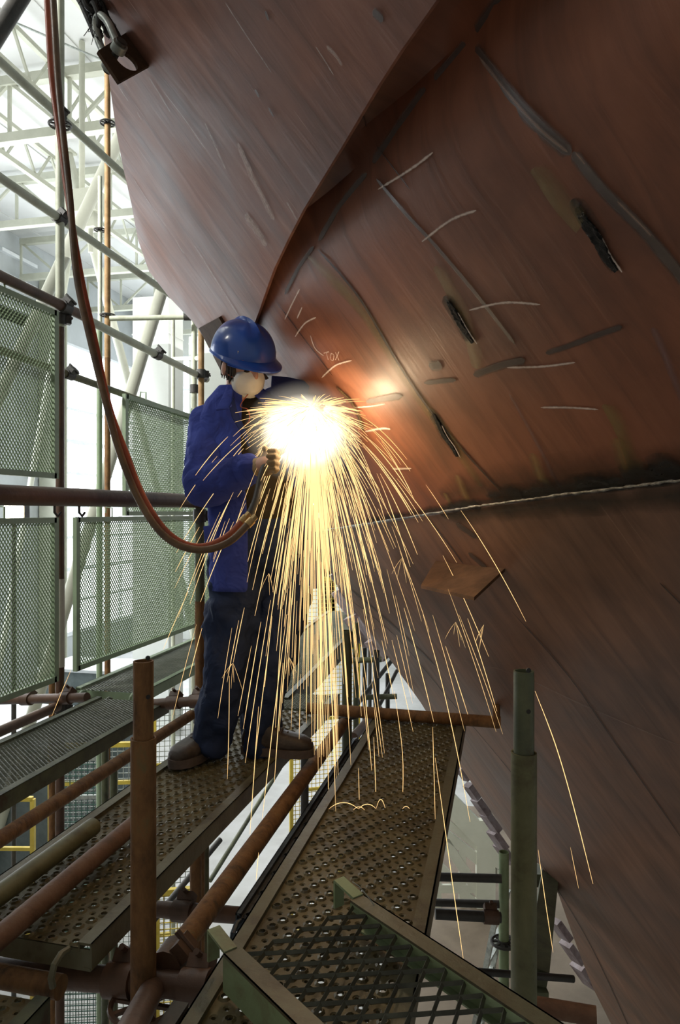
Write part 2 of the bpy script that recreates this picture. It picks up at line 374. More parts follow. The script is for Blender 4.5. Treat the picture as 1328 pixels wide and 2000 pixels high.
# floodlight
lp = P(27, 997, 9); root = thing('flood_lamp', 'glowing work lamp standing behind the brown handrail at far left', 'lamp', (lp.x, lp.y, FLOOR))
MB().tube((lp.x, lp.y, FLOOR), lp-V((0, 0, .14)), .03).build('pole', dark_tube, root)
MB().box(lp+V((0, .05, 0)), (.3, .1, .26)).build('housing', dark_tube, root, False)
MB().box(lp+V((0, -.01, 0)), (.24, .03, .2)).build('lamp_glass', lamp_mat, root, False)
mb = MB()
for a in range(3):
    an = a*2.1+.3; mb.tube((lp.x, lp.y, FLOOR+.5), (lp.x+.4*math.cos(an), lp.y+.4*math.sin(an), FLOOR+.01), .015)
mb.build('tripod', dark_tube, root)

# ------------------------------------------------------------------ things standing on the hall floor
def mesh_screen(name, lab, cat, p, w, h, yaw, frame, net, group=None, pitch=.06, z0=FLOOR):
    root = thing(name, lab, cat, (p[0], p[1], z0), group)
    d = V((math.cos(yaw), math.sin(yaw), 0)); o = V((p[0], p[1], z0)); mb = MB()
    a, b = o-d*w/2, o+d*w/2
    for q in (a, b): mb.bar(q, q+UP*h, .05, .05, d)
    k = 0.02
    while k < h: mb.bar(a+UP*k, b+UP*k, .04, .04); k += 1.0
    mb.bar(a+UP*h, b+UP*h, .05, .05)
    mb.build('frame', frame, root, False)
    if net:
        m2 = MB(); n = d.cross(UP); x = 0
        while x < w: m2.bar(a+d*x, a+d*x+UP*h, .008, .008, d); x += pitch
        z = 0
        while z < h: m2.bar(a+UP*z, b+UP*z, .008, .008); z += pitch
        m2.build('wire_mesh', net, root, False)
    return root
def floorspot(px, py, d):
    q = P(px, py, d); return q, q.z-FLOOR
for (px, py, d, w, lab, net, fr) in ((190, 1455, 8.0, 1.0, 'tall yellow framed wire screen seen under the left planks', galv, yellow),
                                (352, 1370, 8.6, .6, 'narrow yellow framed screen between the plank and the handrail post', galv, yellow),
                                (15, 1560, 8.6, .6, 'yellow barrier frame at the far lower left', None, yellow),
                                (345, 1740, 6.6, .35, 'yellow mesh guard low behind the rusty front post', yellow, yellow),
                                (635, 1130, 10.5, 1.0, 'yellow framed mesh guard behind the worker at the hull edge', yellow, yellow),
                                (150, 1480, 7.6, .5, 'dark green safety net screen under the left planks', net_green, galv)):
    q, h = floorspot(px, py, d); mesh_screen('wire_screen', lab, 'screen', q, w, h, .2+px*.0005, fr, net, 'wire screens on the hall floor')
# lower level bits: carts, cabinets seen through the meshes
for i, (px, py, d, sz, m, lab, nm) in enumerate(((20, 1395, 14.5, (2.6, 1.2), wall_white, 'long low white bench on the hall floor at far left', 'work_bench'),
                                     (190, 1180, 16, (2.0, 1.2), crane_blue, 'dark machine standing on the floor behind the mesh panel', 'floor_machine'),
                                     (60, 1300, 11, (1.6, 1.0), crane_blue, 'dark equipment cart behind the leftmost mesh panel', 'equipment_cart'))):
    q, h = floorspot(px, py, d); root = thing(nm, lab, 'equipment', (q.x, q.y, FLOOR))
    h = min(h, 2.6)
    MB().box((q.x, q.y, FLOOR+.15+(h-.15)/2), (sz[0], sz[1], h-.15)).build('body', m, root, False)
    MB().box((q.x, q.y, FLOOR+h+.03), (sz[0]+.1, sz[1]+.1, .06)).build('top', wall_panel, root, False)
    for sx in (-1, 1):
        for sy in (-1, 1): MB().box((q.x+sx*sz[0]*.42, q.y+sy*sz[1]*.4, FLOOR+.075), (.1, .1, .15)).build('leg', dark_tube, root, False)
tag(MB().box((2.2, 9.5, FLOOR+.012), (7.4, 11, .024)).build('floor_shade_sheet', mottled('floor_shade_brown', [(.3, (.10, .075, .05)), (.6, (.15, .115, .08)), (.8, (.2, .16, .11))], 1.5, .7), smooth=False), 'brown sheet added to darken the shaded hall floor below the hull', 'shade sheet')  # sheet added for its brown tone, darkening the floor shaded by the hull
# pale lattice structure under the hull (right), seen below the planks
mb = MB(); d = 11; pts = {}
for (a, b, w) in (((870, 1560), (985, 1680), .3), ((860, 1620), (985, 1720), .14), ((865, 1600), (990, 1700), .1),
                  ((948, 1600), (948, 1900), .28), ((855, 1650), (855, 1880), .1), ((903, 1650), (903, 1850), .1), ((868, 1640), (952, 1770), .14), ((858, 1690), (950, 1790), .12), ((850, 1735), (960, 1735), .12), ((850, 1780), (960, 1782), .08)):
    mb.bar(P(a[0], a[1], d), P(b[0], b[1], d), w, w*.4, FW)
fo = P(948, 1900, d); mb.bar(fo, (fo.x, fo.y, FLOOR), .28, .22, FW)
tag(mb.build('pale_trestle', truss_white, smooth=False), 'pale cream lattice trestle far below between plank and hull', 'trestle')
mb = MB(); a = P(972, 1770, 7.5); b = V((a.x-.35, a.y+.1, FLOOR)); c = V((a.x+.15, a.y+.4, FLOOR))
for s in (0, .35):
    mb.bar(a+V((s*.3, s, 0)), b+V((s*.3, s, 0)), .06, .05)
for k in range(1, 9):
    q = a.lerp(b, k/9); mb.bar(q, q+V((.1, .35, 0)), .04, .03)
tag(mb.build('ladder', galv, smooth=False), 'pale metal ladder far below, left of the thin green post', 'ladder')

# ------------------------------------------------------------------ scaffold tubes
TR = .0242
def rosette(root, c, ax=UP, r=.06, mat=dark_tube):
    mb = MB(); n = 8; ax = V(ax).normalized(); a = ax.orthogonal().normalized(); b = ax.cross(a)
    ring = [c+(a*math.cos(2*math.pi*i/24)+b*math.sin(2*math.pi*i/24))*r for i in range(25)]
    mb.path(ring, .007, 6, False)
    for i in range(n):
        dd = a*math.cos(2*math.pi*i/n)+b*math.sin(2*math.pi*i/n); mb.bar(c+dd*TR, c+dd*r, .012, .008, ax)
    mb.tube(c-ax*.012, c+ax*.012, TR+.006, 16)
    return mb.build('rosette', mat, root)
def coupler(root, c, ax, mat=None, r=.036, l=.07):
    ax = V(ax).normalized(); mb = MB().tube(c-ax*l/2, c+ax*l/2, r, 14)
    o = ax.orthogonal().normalized(); mb.box(c+o*(r+.008), (.03, .045, l*.8), (o, ax.cross(o), ax)); mb.tube(c+o*(r+.02)-ax.cross(o)*.04, c+o*(r+.02)+ax.cross(o)*.045, .008, 8)
    return mb.build('coupler', mat or dark_tube, root)
def post(lab, x, y, z0, z1, mat, r=TR, rings=(), group=None, lower=None, zsplit=None, couplers=()):
    root = thing('scaffold_post', lab, 'scaffold post', (x, y, z0), group)
    if zsplit is None: MB().tube((x, y, z0), (x, y, z1), r, 20, True).build('tube', mat, root)
    else:
        MB().tube((x, y, z0), (x, y, zsplit), r, 20, True).build('tube', lower, root)
        MB().tube((x, y, zsplit), (x, y, z1), r, 20, True).build('upper_tube', mat, root)
    if z0 <= FLOOR+.01:
        m = MB().box((x, y, FLOOR+.005), (.16, .16, .01)); m.tube((x, y, FLOOR), (x, y, FLOOR+.2), r*.8, 12); m.build('base_plate', dark_tube, root, False)
    for z in rings: rosette(root, V((x, y, z)))
    for z in couplers: coupler(root, V((x, y, z)), UP)
    return root
def rail(name, lab, a, b, mat, r=TR, cat='scaffold tube', clamps=(), group=None, hollow=False):
    a, b = V(a), V(b); root = thing(name, lab, cat, (a+b)/2, group)
    MB().tube(a, b, r, 18, hollow).build('tube', mat, root)
    for t in clamps: coupler(root, a.lerp(b, t), b-a, mat=brown_tube if cat == 'ledger' else dark_tube, r=r*1.35)
    return root

# front row A (rusty posts with thinner sleeved tops)
def front_post(lab, x, y, ztop, zsl, m1, m2, r0=.0235, r1=.0295):
    root = thing('scaffold_post', lab, 'scaffold post', (x, y, FLOOR))
    MB().tube((x, y, zsl-.03), (x, y, ztop), r0, 28, True).build('spigot_tube', m1, root)
    MB().tube((x, y, FLOOR), (x, y, zsl), r1, 28, True).build('main_tube', m2, root)
    m = MB()
    for k in range(2):
        z = zsl+.1+k*(ztop-zsl)*.5; n_ = V((-x, -y, 0)).normalized(); n_ = (n_ - n_.cross(UP)*.5).normalized(); q = V((x, y, z))+n_*(r0-.003); m.tube(q, q+n_*.0036, .0055, 10)
    m.build('pin_hole', black_iron, root)
    m = MB().box((x, y, FLOOR+.005), (.18, .18, .01)); m.build('base_plate', dark_tube, root, False)
    return root
pa = P(280, 1400, 1.70); f1 = front_post('thick rusty orange post with open top at the front left', pa.x, pa.y, .652, .472, rust_tube, rust_tube)
pb = P(1023, 1400, 1.68); f2 = front_post('thick olive green post with open top in front of the hull', pb.x, pb.y, .633, .445, green_paint, olive_tube)
AX, AY = pa.x, pa.y
rosette(f1, V((AX, AY, -.15)), r=.075, mat=brown_tube)
# row B posts
B1 = (-2.46, 3.68); B2 = (-1.60, 3.66); B3 = (-.775, 3.60)
post('green post rising past the hanging hoses to the frame top, left', B1[0], B1[1], FLOOR, 4.2, pale_green, .0245, rings=(3.2,), lower=brown_tube, zsplit=2.05, couplers=(-.1, 2.1))
post('short green and rust post ending at the brown handrail beside the worker', B2[0], B2[1], FLOOR, 1.03, green_paint, .0265, lower=rust_tube, zsplit=.52, couplers=(.98, -.1))
post('short green post between the planks behind the worker', B3[0], B3[1], FLOOR, .40, green_paint, .0255, rings=(-.03,))
post('thin green post with a rosette standing under the hull, right', .0, 3.64, FLOOR, -.66, light_green, .0245, rings=(-1.1,))
# pointer band on the left post
mb = MB().tube((B1[0], B1[1], .12), (B1[0], B1[1], .62), .0262, 20, True, thick=.002); tag(mb.build('post_sleeve', mottled('cream_band', [(.3, (.5, .45, .38)), (.7, (.6, .55, .48))], 8), None), 'cream painted sleeve around the lower green left post', 'sleeve')
# row C, D posts further back
post('rust brown post reaching high in front of the hull edge', -3.26, 5.55, FLOOR, 4.97, orange_rust, .0245, rings=(4.28, 2.66), lower=rust_tube, zsplit=2.3)
post('slim grey green post just left of the tall rust post', -4.05, 6.75, FLOOR, 4.45, pale_green, .022, rings=(3.9,))
pq = P(194, 1000, 5.7); post('greenish post behind the upper green panel edge', pq.x, pq.y, FLOOR, 2.45, panel_green, .023)
pq = P(338, 1000, 8.5); post('thin grey post in front of the bright pillar', pq.x, pq.y, FLOOR, 3.3, pale_green, .022)
pq = P(379, 1000, 6.2); post('pale green post where the upper rails end', pq.x, pq.y, FLOOR, 2.65, pale_green, .0245, couplers=(2.05, 1.75))
pq = P(393, 1000, 5.9); post('tan rusty post directly left of the worker', pq.x, pq.y, FLOOR, 2.52, orange_rust, .024, couplers=(2.12,))
for i, (px, d, zt, lab) in enumerate(((695, 5.6, .15, 'green post stub beneath the hull corner, left of two'), (735, 5.0, .05, 'dark post beneath the hull corner with a cross tube'), (757, 7.2, -.6, 'slim dark post far below the hull corner'),
                                 (712, 7.0, .1, 'slim post behind the dark beam, below the hull corner'), (722, 8.2, .1, 'slimmest post in the cluster below the hull corner'))):
    q = P(px, 1300, d); post(lab, q.x, q.y, FLOOR, zt, dark_tube if i else green_paint, .022, group='posts under the hull corner')
for a, b, m, r, lab in ((P(680, 1290, 5.2), P(745, 1288, 5.2), green_paint, .02, 'short green cross tube below the hull corner'),
                     (P(715, 1362, 5.4), P(775, 1360, 5.4), green_paint, .02, 'lower green cross tube below the hull corner'),
                     (P(740, 1385, 5.2), P(690, 1440, 4.6), brown_tube, .03, 'mottled brown slanting tube below the hull corner'),
                     (P(690, 1385, 6.2), P(765, 1290, 6.8), dark_tube, .02, 'dark diagonal brace below the hull corner'),
                     (P(735, 1390, 5.9), P(775, 1310, 6.4), dark_tube, .016, 'thin dark diagonal brace nearest the hull edge')):
    rail('brace_tube', lab, a, b, m, r)
a, b = P(75, -60, 5.2), P(-45, 130, 5.0); a = b+(a-b)*((CEIL-b.z)/(a.z-b.z))
rail('brace_tube', 'thick grey brace crossing the top left corner', a, b, dark_tube, .06)
# guard rails on the left (plane X = -2.46)
XL = -2.46
def L(y, z, x=XL): return V((x, y, z))
rail('guard_rail', 'pale green rail, topmost of the sloping rails at upper left', L(1.6, 3.27), L(5.9, 3.22), pale_green, clamps=(.48,))
rail('guard_rail', 'pale green rail second from the top at upper left', L(1.6, 2.7), L(5.75, 2.63), pale_green, clamps=(.5, .93))
rail('guard_rail', 'dark brown rail crossing behind the hoses, above the mesh panel', L(1.5, 2.175, XL+.04), L(3.9, 2.155, XL+.04), brown_tube, .029, clamps=(.9,))
rail('guard_rail', 'grey rail continuing the dark brown rail towards the worker', L(3.9, 2.15, XL+.03), L(5.7, 2.11, XL+.03), pale_green, .026, clamps=(.5, .95))
rail('guard_rail', 'thin tan rail behind the upper mesh panel', L(1.6, 1.87, XL-.06), L(5.7, 1.77, XL-.06), olive_tube, .022, clamps=(.55,))
rail('cross_tube', 'pale green level tube behind the rust post, below the helmet height', P(215, 622, 6.1), P(374, 619, 6.1), pale_green, .022, clamps=(.96,))
rail('cross_tube', 'short pale green tube left of the worker helmet', P(338, 701, 8.5), P(393, 700, 5.9), pale_green, .022)
hr0, hr1 = V((-1.785, -.6, 1.058)), V((-1.60, 3.78, 1.058))
rail('hand_rail', 'thick reddish brown handrail passing behind the worker', hr0, hr1, brown_tube, .036, 'handrail')
# hanging hooks on the handrail
for i, t in enumerate((.695, .73)):
    q = hr0.lerp(hr1, t); pts = [q+V((.0, 0, -.03)), q+V((.0, 0, -.06)), q+V((0, .02, -.075)), q+V((0, .04, -.06))]
    tag(MB().path(pts, .005, 6).build('hanging_hook', dark_tube), 'small dark hook under the brown handrail, ' + ('left one' if i == 0 else 'right one'), 'hook')
# ledgers between rows A and B under the planks
rail('ledger_tube', 'long rusty tube between the left planks and the worker plank', (-1.63, 1.3, -.085), (-1.63, 3.62, -.085), rust_tube, .027, 'ledger')
rail('ledger_tube', 'thick rust brown tube running back between the two middle planks', (AX+.036, 1.63, -.085), (B3[0]-.005, 3.55, -.055), rust_tube, .030, 'ledger', clamps=(.0,))
rail('ledger_tube', 'dark tube leaning from the front coupler towards the lower frame edge', (AX+.0, 1.62, -.14), P(230, 2060, 1.25), brown_tube, .028, 'ledger')
rail('ledger_tube', 'dark rusty crossbar at the bottom left in front of the planks', P(-40, 1893, 1.85), P(425, 1930, 1.68), brown_tube, .030, 'ledger', clamps=(.62, .92))
rail('ledger_tube', 'brown tube at far left under the leftmost planks', L(1.2, -.08, -2.42), L(3.6, -.08, -2.42), brown_tube, .027, 'ledger')
rail('ledger_tube', 'dark crossbar at the end of the left plank, beyond the front post', P(300, 1375, 3.8), P(400, 1368, 3.7), brown_tube, .026, 'ledger', clamps=(.4, .85))
rail('ledger_tube', 'crossbar with a coupler joining the leftmost post to the planks', P(-20, 1368, 4.3), P(170, 1362, 3.95), brown_tube, .026, 'ledger', clamps=(.4, .8))
rail('ledger_tube', 'low rusty crossbar beneath the middle planks, by the thin legs', P(300, 1775, 2.6), P(500, 1790, 2.5), brown_tube, .028, 'ledger', clamps=(.3,))
root = thing('crossbar', 'rusty crossbar with an upturned end at the far end of the right plank', 'crossbar', P(640, 1393, 3.6))
MB().tube(P(600, 1383, 3.60), P(978, 1411, 3.38), .028, 18, True).build('tube', rust_tube, root)
MB().tube(P(969, 1421, 3.38), P(969, 1376, 3.38), .018, 14, True).build('upturned_end', rust_tube, root)
rail('ledger_tube', 'dark level tube below the right plank, upper of three', P(835, 1712, 3.55), P(980, 1716, 3.48), dark_tube, .02, 'ledger', clamps=(.05,))
rail('ledger_tube', 'dark level tube below the right plank, middle of three', P(825, 1762, 3.6), P(975, 1766, 3.5), dark_tube, .018, 'ledger')
rail('ledger_tube', 'dark level tube below the right plank, lowest of three', P(850, 1785, 3.4), P(978, 1792, 3.4), dark_tube, .024, 'ledger', clamps=(.85,))
rail('ledger_tube', 'thin dark tube behind the olive front post, low', P(900, 1895, 3.3), P(1120, 1912, 3.4), dark_tube, .016, 'ledger')
rail('ledger_tube', 'broad rusty bar at the foot of the olive front post', P(1030, 1962, 1.95), P(1165, 1985, 1.9), dull_red, .024, 'ledger')
rail('ledger_tube', 'rusty crossbar under the stacked tubes, running off to the left', (-1.75, 1.52, -.10), (-1.0, 1.5, -.10), rust_tube, .027, 'ledger')
# loose tubes lying on the worker plank
t1a, t1b = PZ(-150, 1857, .035), PZ(182, 1614, .035)
rail('loose_tube', 'olive green tube lying on the perforated plank', t1a, t1b, olive_tube, .0265, 'loose tube', hollow=True)
t2a, t2b = PZ(-150, 1956, .035), PZ(290, 1586, .035)
rail('loose_tube', 'rust red tube lying on the perforated plank beside the green one', t2a, t2b, dull_red, .0265, 'loose tube', hollow=True)
# leg posts seen under planks
for px, py, d, z1, m, lab in ((382, 1700, 3.0, -.12, rust_tube, 'rust brown leg under the middle planks, right of the front post'),
                         (102, 1560, 5.0, -.15, rust_tube, 'rust brown leg below the leftmost planks'),
                         (222, 1900, 4.4, -.5, green_paint, 'thin green leg low behind the front coupler, left of two'),
                         (205, 1900, 4.7, -.5, green_paint, 'thin green leg low behind the front coupler, leftmost'),
                         (595, 1520, 4.2, -.1, dark_tube, 'dark leg between the middle planks'),
                         (400, 1850, 4.0, -.5, olive_tube, 'olive leg low between the tube and the green channel')):
    q = P(px, py, d); post(lab, q.x, q.y, FLOOR, z1, m, .0235)
rail('brace_tube', 'thin dark diagonal rod low behind the front post', P(215, 1900, 4.2), P(430, 1640, 5.2), dark_tube, .02)
rail('brace_tube', 'thin green handrail far below the middle gap', P(410, 1720, 5.5), P(560, 1480, 7.0), green_paint, .018)
q0, q1 = P(388, 1790, 3.0), P(430, 1760, 3.6)

# ------------------------------------------------------------------ planks
def perforated(mb, o, U, Vv, lu, lv, pu, pv, r1, r2, seed=1):
    """plate with raised punched holes; U across, Vv along"""
    rr = random.Random(seed); nU = int(round(lu/pu)); nV = int(round(lv/pv)); pu = lu/nU; pv = lv/nV
    sq = [(-1, -1), (0, -1), (1, -1), (1, 0), (1, 1), (0, 1), (-1, 1), (-1, 0)]
    for j in range(nV):
        off = .5 if j % 2 else 0
        for i in range(nU+(1 if off else 0)):
            u0 = max(0, (i-off)*pu); u1 = min(lu, (i+1-off)*pu); cu, cv = (u0+u1)/2, (j+.5)*pv
            if u1-u0 < pu*.75:
                mb.add([o+U*u0+Vv*(j*pv), o+U*u1+Vv*(j*pv), o+U*u1+Vv*((j+1)*pv), o+U*u0+Vv*((j+1)*pv)], [(0, 1, 2, 3)]); continue
            big = (i + (j//2)) % 2 == 0 if j % 2 == 0 else (i + j//2) % 2 == 1
            r = r1 if big else r2; h = .0045 if big else -.002
            vs = []
            for (a, b) in sq: vs.append(o+U*(cu+a*(u1-u0)/2)+Vv*(cv+b*pv/2))
            for k, (rad, hh) in enumerate(((r*1.75, 0), (r*1.15, h), (r, h), (r*.95, h-.006))):
                for (a, b) in sq:
                    l = math.hypot(a, b); vs.append(o+U*(cu+a/l*rad)+Vv*(cv+b/l*rad)+UP*hh)
            fs = []
            for k in range(4):
                for q in range(8): fs.append((k*8+q, k*8+(q+1) % 8, (k+1)*8+(q+1) % 8, (k+1)*8+q))
            mb.add(vs, fs)
def expanded(mb, o, U, Vv, nrm, lu, lv, pu, pv, w, t, tilt=.5):
    """expanded metal: zigzag strands run along U, stacked along Vv"""
    nU = max(2, int(round(lu/(pu/2)))); nV = max(1, int(round(lv/pv))); su = lu/nU; pv = lv/nV
    for j in range(nV):
        b0 = len(mb.v)
        for i in range(nU+1):
            s = 1 if (i % 2 == j % 2) else -1
            c = o+U*(i*su)+Vv*((j+.5)*pv + s*(pv/2-w*.15))
            a = (Vv*math.cos(tilt)+nrm*math.sin(tilt))*w/2; b = (nrm*math.cos(tilt)-Vv*math.sin(tilt))*t/2
            mb.v += [c-a-b, c+a-b, c+a+b, c-a+b]
        for i in range(nU):
            q = b0+i*4
            for k in range(4): mb.f.append((q+k, q+(k+1) % 4, q+4+(k+1) % 4, q+4+k))
def plank(lab, p0, p1, width, kind='perf', side=rail_paint, deck=deck_mat, rimw=.036, rimh=.062, topmat=None, group=None, pit=(.034, .03), thing_name='scaffold_plank', hooks=True, name2='deck_plate', ends=True):
    """p0,p1: centre line of the plank top at its near and far end"""
    p0, p1 = V(p0), V(p1); D = (p1-p0); ln = D.length; D.normalize(); W = D.cross(UP).normalized()
    root = thing(thing_name, lab, 'scaffold plank', p0-UP*rimh, group)
    inner = width-2*rimw; o = p0-W*inner/2-UP*.012
    mb = MB()
    if kind == 'perf': perforated(mb, o, W, D, inner, ln, pit[0], pit[1], .0088, .0052)
    elif kind == 'mesh': expanded(mb, o, W, D, UP, inner, ln, .026, .0105, .0042, .002, .6)
    elif kind == 'bigmesh': expanded(mb, o+D*.02, W, D, UP, inner, ln-.03, pit[0], pit[1], .0085, .003, .75)
    mb.build(name2, deck, root, False)
    for s in (-1, 1):
        m = MB(); c0 = p0+W*s*(width/2-rimw/2); c1 = p1+W*s*(width/2-rimw/2)
        if topmat: MB().bar(c0-UP*.003, c1-UP*.003, rimw, .006).build('rail_top', topmat, root, False)
        else: m.bar(c0-UP*.003, c1-UP*.003, rimw, .006)
        e0 = p0+W*s*(width/2-.002)-UP*(rimh/2); e1 = p1+W*s*(width/2-.002)-UP*(rimh/2); m.bar(e0, e1, .004, rimh)
        e0 = p0+W*s*(width/2-rimw+.002)-UP*.012; e1 = p1+W*s*(width/2-rimw+.002)-UP*.012; m.bar(e0, e1, .004, .022)
        e0 = p0+W*s*(width/2-.011)-UP*(rimh-.002); e1 = p1+W*s*(width/2-.011)-UP*(rimh-.002); m.bar(e0, e1, .02, .004)
        m.build('side_rail', side, root, False)
    if ends:
        for q, sg in ((p0, 1), (p1, -1)):
            m = MB(); m.bar(q-W*(width/2-.004)+D*sg*.004-UP*(rimh/2+.01), q+W*(width/2-.004)+D*sg*.004-UP*(rimh/2+.01), .005, rimh-.012); m.build('end_plate', side, root, False)
    if hooks:
        for q, sg in ((p0, -1), (p1, 1)):
            for s in (-1, 1):
                c = q+W*s*width*.36-UP*.02
                pts = [c, c+D*sg*.03+UP*.006, c+D*sg*.055-UP*.004, c+D*sg*.066-UP*.028, c+D*sg*.06-UP*.05]
                m = MB(); m.path(pts, .008, 8); m.build('hook', side, root)
    return root
def cl(xc, y0, y1, z=0, x1=None): return V((xc, y0, z)), V((xc if x1 is None else x1, y1, z))
plank('perforated olive plank the worker stands on, carrying two loose tubes', *cl(-1.145, 1.52, 3.56, 0, -1.095), .43)
plank('wet perforated olive plank running back on the right, nearest the hull', *cl(-.40, 1.05, 3.6, 0), .44)
plank('mesh topped plank at far left, nearer of the two in line', *cl(-1.945, 1.35, 3.56, 0), .43, 'mesh', green_paint, mesh_deck)
plank('mesh topped plank at far left, behind the nearer one in line', *cl(-2.17, 3.72, 5.7, 0, -2.2), .43, 'mesh', panel_green, mesh_deck)
plank('mesh topped plank continuing behind the worker legs', *cl(-1.36, 3.75, 7.2, 0, -1.52), .46, 'mesh', green_paint, mesh_deck, rimh=.13)
plank('mesh topped plank end just beyond the worker right boot', *cl(-1.05, 3.60, 3.9, -.0), .34, 'mesh', green_paint, mesh_deck, hooks=False)
plank('perforated plank corner at the very bottom left', *cl(-1.17, .6, 1.43, -.075), .38, side=green_paint, hooks=False)
plank('dark plank corner below the green channel at the bottom', *cl(-.52, .7, 1.46, -.06), .36, side=dark_tube, deck=mesh_dark, hooks=False)
# narrow blue grey filler plank beside the rusty ledger
plank('narrow dark filler plank with blue grey edge between ledger and right plank', *cl(-.675, 1.9, 3.5, -.11), .10, 'perf', blue_steel, black_iron, rimw=.016, rimh=.05, pit=(.034, .03))
# foreground mesh hatch plank crossing diagonally
q1, q2 = P(430, 1848, 1.546), P(722, 1772, 1.70)
c0 = (q1+q2)/2; c0.z = .085; D = (RT*.616-FW*.788).normalized()
Wd = D.cross(UP)
wd = abs((q2-q1).dot(Wd))+.03
hatch = plank('diagonal open mesh plank with green channels in the foreground', c0+D*1.15, c0, wd, 'bigmesh', light_green, mesh_dark, rimw=.042, rimh=.078, topmat=rail_paint, pit=(.075, .025), hooks=False, name2='mesh_deck', ends=False)
e = c0-Wd*(-wd/2)
for s, nm in ((1, 'end_hook'), (-1, 'end_hook')):
    b = c0+Wd*s*(wd/2-.018); m = MB()
    m.bar(b, b-D*.075+UP*.012, .03, .006); m.bar(b-D*.075+UP*.012, b-D*.075-UP*.055, .028, .006, D)
    m.build(nm, light_green, hatch, False)
# wire stub over the right channel
tag(MB().path([P(688, 1722, 1.72), P(700, 1730, 1.71), P(716, 1748, 1.70), P(734, 1772, 1.69)], .0012, 6).build('bent_wire', galv), 'thin bent wire at the far end of the diagonal mesh plank', 'wire')

# ------------------------------------------------------------------ mesh side panels on the left
def panel(lab, y0, y1, z0, z1, x=XL+.035, mat=panel_green, pu=.030, pv=.0125, fr=.03):
    root = thing('mesh_panel', lab, 'mesh panel', (x, (y0+y1)/2, z0))
    m = MB()
    for a, b in (((x, y0, z0), (x, y1, z0)), ((x, y0, z1), (x, y1, z1))): m.bar(a, b, .025, fr)
    for yy in (y0, y1): m.bar((x, yy, z0-fr/2), (x, yy, z1+fr/2), .025, fr*1.3, V((0, 1, 0)))
    m.build('frame', mat, root, False)
    mb = MB(); expanded(mb, V((x, y0, z0)), UP, V((0, 1, 0)), V((1, 0, 0)), z1-z0, y1-y0, pu, pv, .0064, .0022, 1.0)
    mb.build('wire_mesh', mat, root, False)
    for t in (.2, .8):
        yy = y0+(y1-y0)*t; m = MB(); m.path([(x, yy, z1), (x, yy, z1+.07), (x-.04, yy, z1+.075), (x-.045, yy, z1+.04)], .005, 6); m.build('hook', mat, root)
    return root
panel('expanded mesh side panel, lower one at far left', 1.5, 3.58, .075, .955)
panel('expanded mesh side panel in the lower row, beside the short green post', 3.79, 5.75, .09, .955)
panel('expanded mesh side panel, upper one at far left', 1.5, 3.58, 1.2, 2.1)
panel('solid looking green mesh panel behind the worker elbow, upper row', 4.35, 5.75, .99, 1.76)

# ------------------------------------------------------------------ hull
HA = V((-.665, 2.83, 1.43)); HT = V((-.62, .785, 0)).normalized(); HN = V((.785, .62, 0)).normalized(); K = .68
HOUT = (HN*-1 + UP*-K).normalized()      # outward normal (towards camera, downwards)
ECV = .055
def HP(s, z, off=0.0, curved=True):
    if curved: off = off - ECV*s*s
    return V((HA.x, HA.y, 0)) + HT*s + HN*(K*(1.43-z)) + UP*z + HOUT*off
def hit(px, py, off=0.0):
    r = ray(px, py); s_ = 0.0
    for _ in range(12):
        oc = off-ECV*s_*s_; p0 = HP(0, 1.43, oc, False); d = (p0-CAM).dot(HOUT)/r.dot(HOUT); q = CAM+r*d - HOUT*oc; s_ = (q-HA).dot(HT)
    return (s_, q.z)
s0, z0_ = hit(400, 60); s1, z1_ = hit(760, 560)
ang = math.atan2((z1_-z0_)*math.hypot(1, K), s1-s0); ca, sa = math.cos(ang), math.sin(ang)
def huv(s, z):
    zz = z*math.hypot(1, K); return (s*ca+zz*sa, -s*sa+zz*ca)
def plate(name, poly, mat, offf, parent, thick=.022, step=.11):
    pts = []
    for p in poly:
        q = hit(*p)
        if name == 'upper_plating':
            for _ in range(3): q = hit(*p, offf(*q))
        pts.append(V(q))
    # densify border
    bd = []
    for i, a in enumerate(pts):
        b = pts[(i+1) % len(pts)]; n = max(1, int((b-a).length/step))
        for k in range(n): bd.append(a.lerp(b, k/n))
    mn = (min(p.x for p in bd), min(p.y for p in bd)); mx = (max(p.x for p in bd), max(p.y for p in bd)); inner = []
    x = mn[0]
    while x < mx[0]:
        y = mn[1]
        while y < mx[1]:
            inner.append(V((x, y))); y += step
        x += step
    vs, es, fs, *_ = delaunay_2d_cdt(bd+inner, [], [list(range(len(bd)))], 1, 1e-5)
    n = len(vs); mb = MB(); uv = []
    for v in vs: mb.v.append(HP(v.x, v.y, offf(v.x, v.y))); uv.append(huv(v.x, v.y))
    for v in vs: mb.v.append(HP(v.x, v.y, offf(v.x, v.y)-thick)); uv.append(huv(v.x, v.y))
    cnt = {}
    for f in fs:
        mb.f.append(tuple(f)); mb.f.append(tuple(i+n for i in reversed(f)))
        for i in range(len(f)):
            a, b = f[i], f[(i+1) % len(f)]; k = (min(a, b), max(a, b)); cnt.setdefault(k, []).append((a, b))
    for k, l in cnt.items():
        if len(l) == 1: a, b = l[0]; mb.f.append((b, a, a+n, b+n))
    mb.uv = uv
    return mb.build(name, mat, parent)
hull = thing('ship_hull', 'overhanging red-brown primed steel ship hull with chalk marks and gouges on the right', 'ship hull', HP(0, -1, 0))
curve = [(470, 760), (484, 700), (497, 632), (512, 590), (535, 525), (562, 468), (592, 410), (624, 358), (662, 296), (700, 232), (738, 168), (782, 100), (826, 38), (860, -10), (905, -75), (990, -200)]
up_poly = [(100, -260), (172, -80), (192, 0), (203, 70), (215, 170), (226, 250), (240, 325), (257, 400), (270, 470), (291, 530), (330, 580), (378, 630), (402, 665), (430, 715)] + curve + [(1050, -330), (500, -330)]
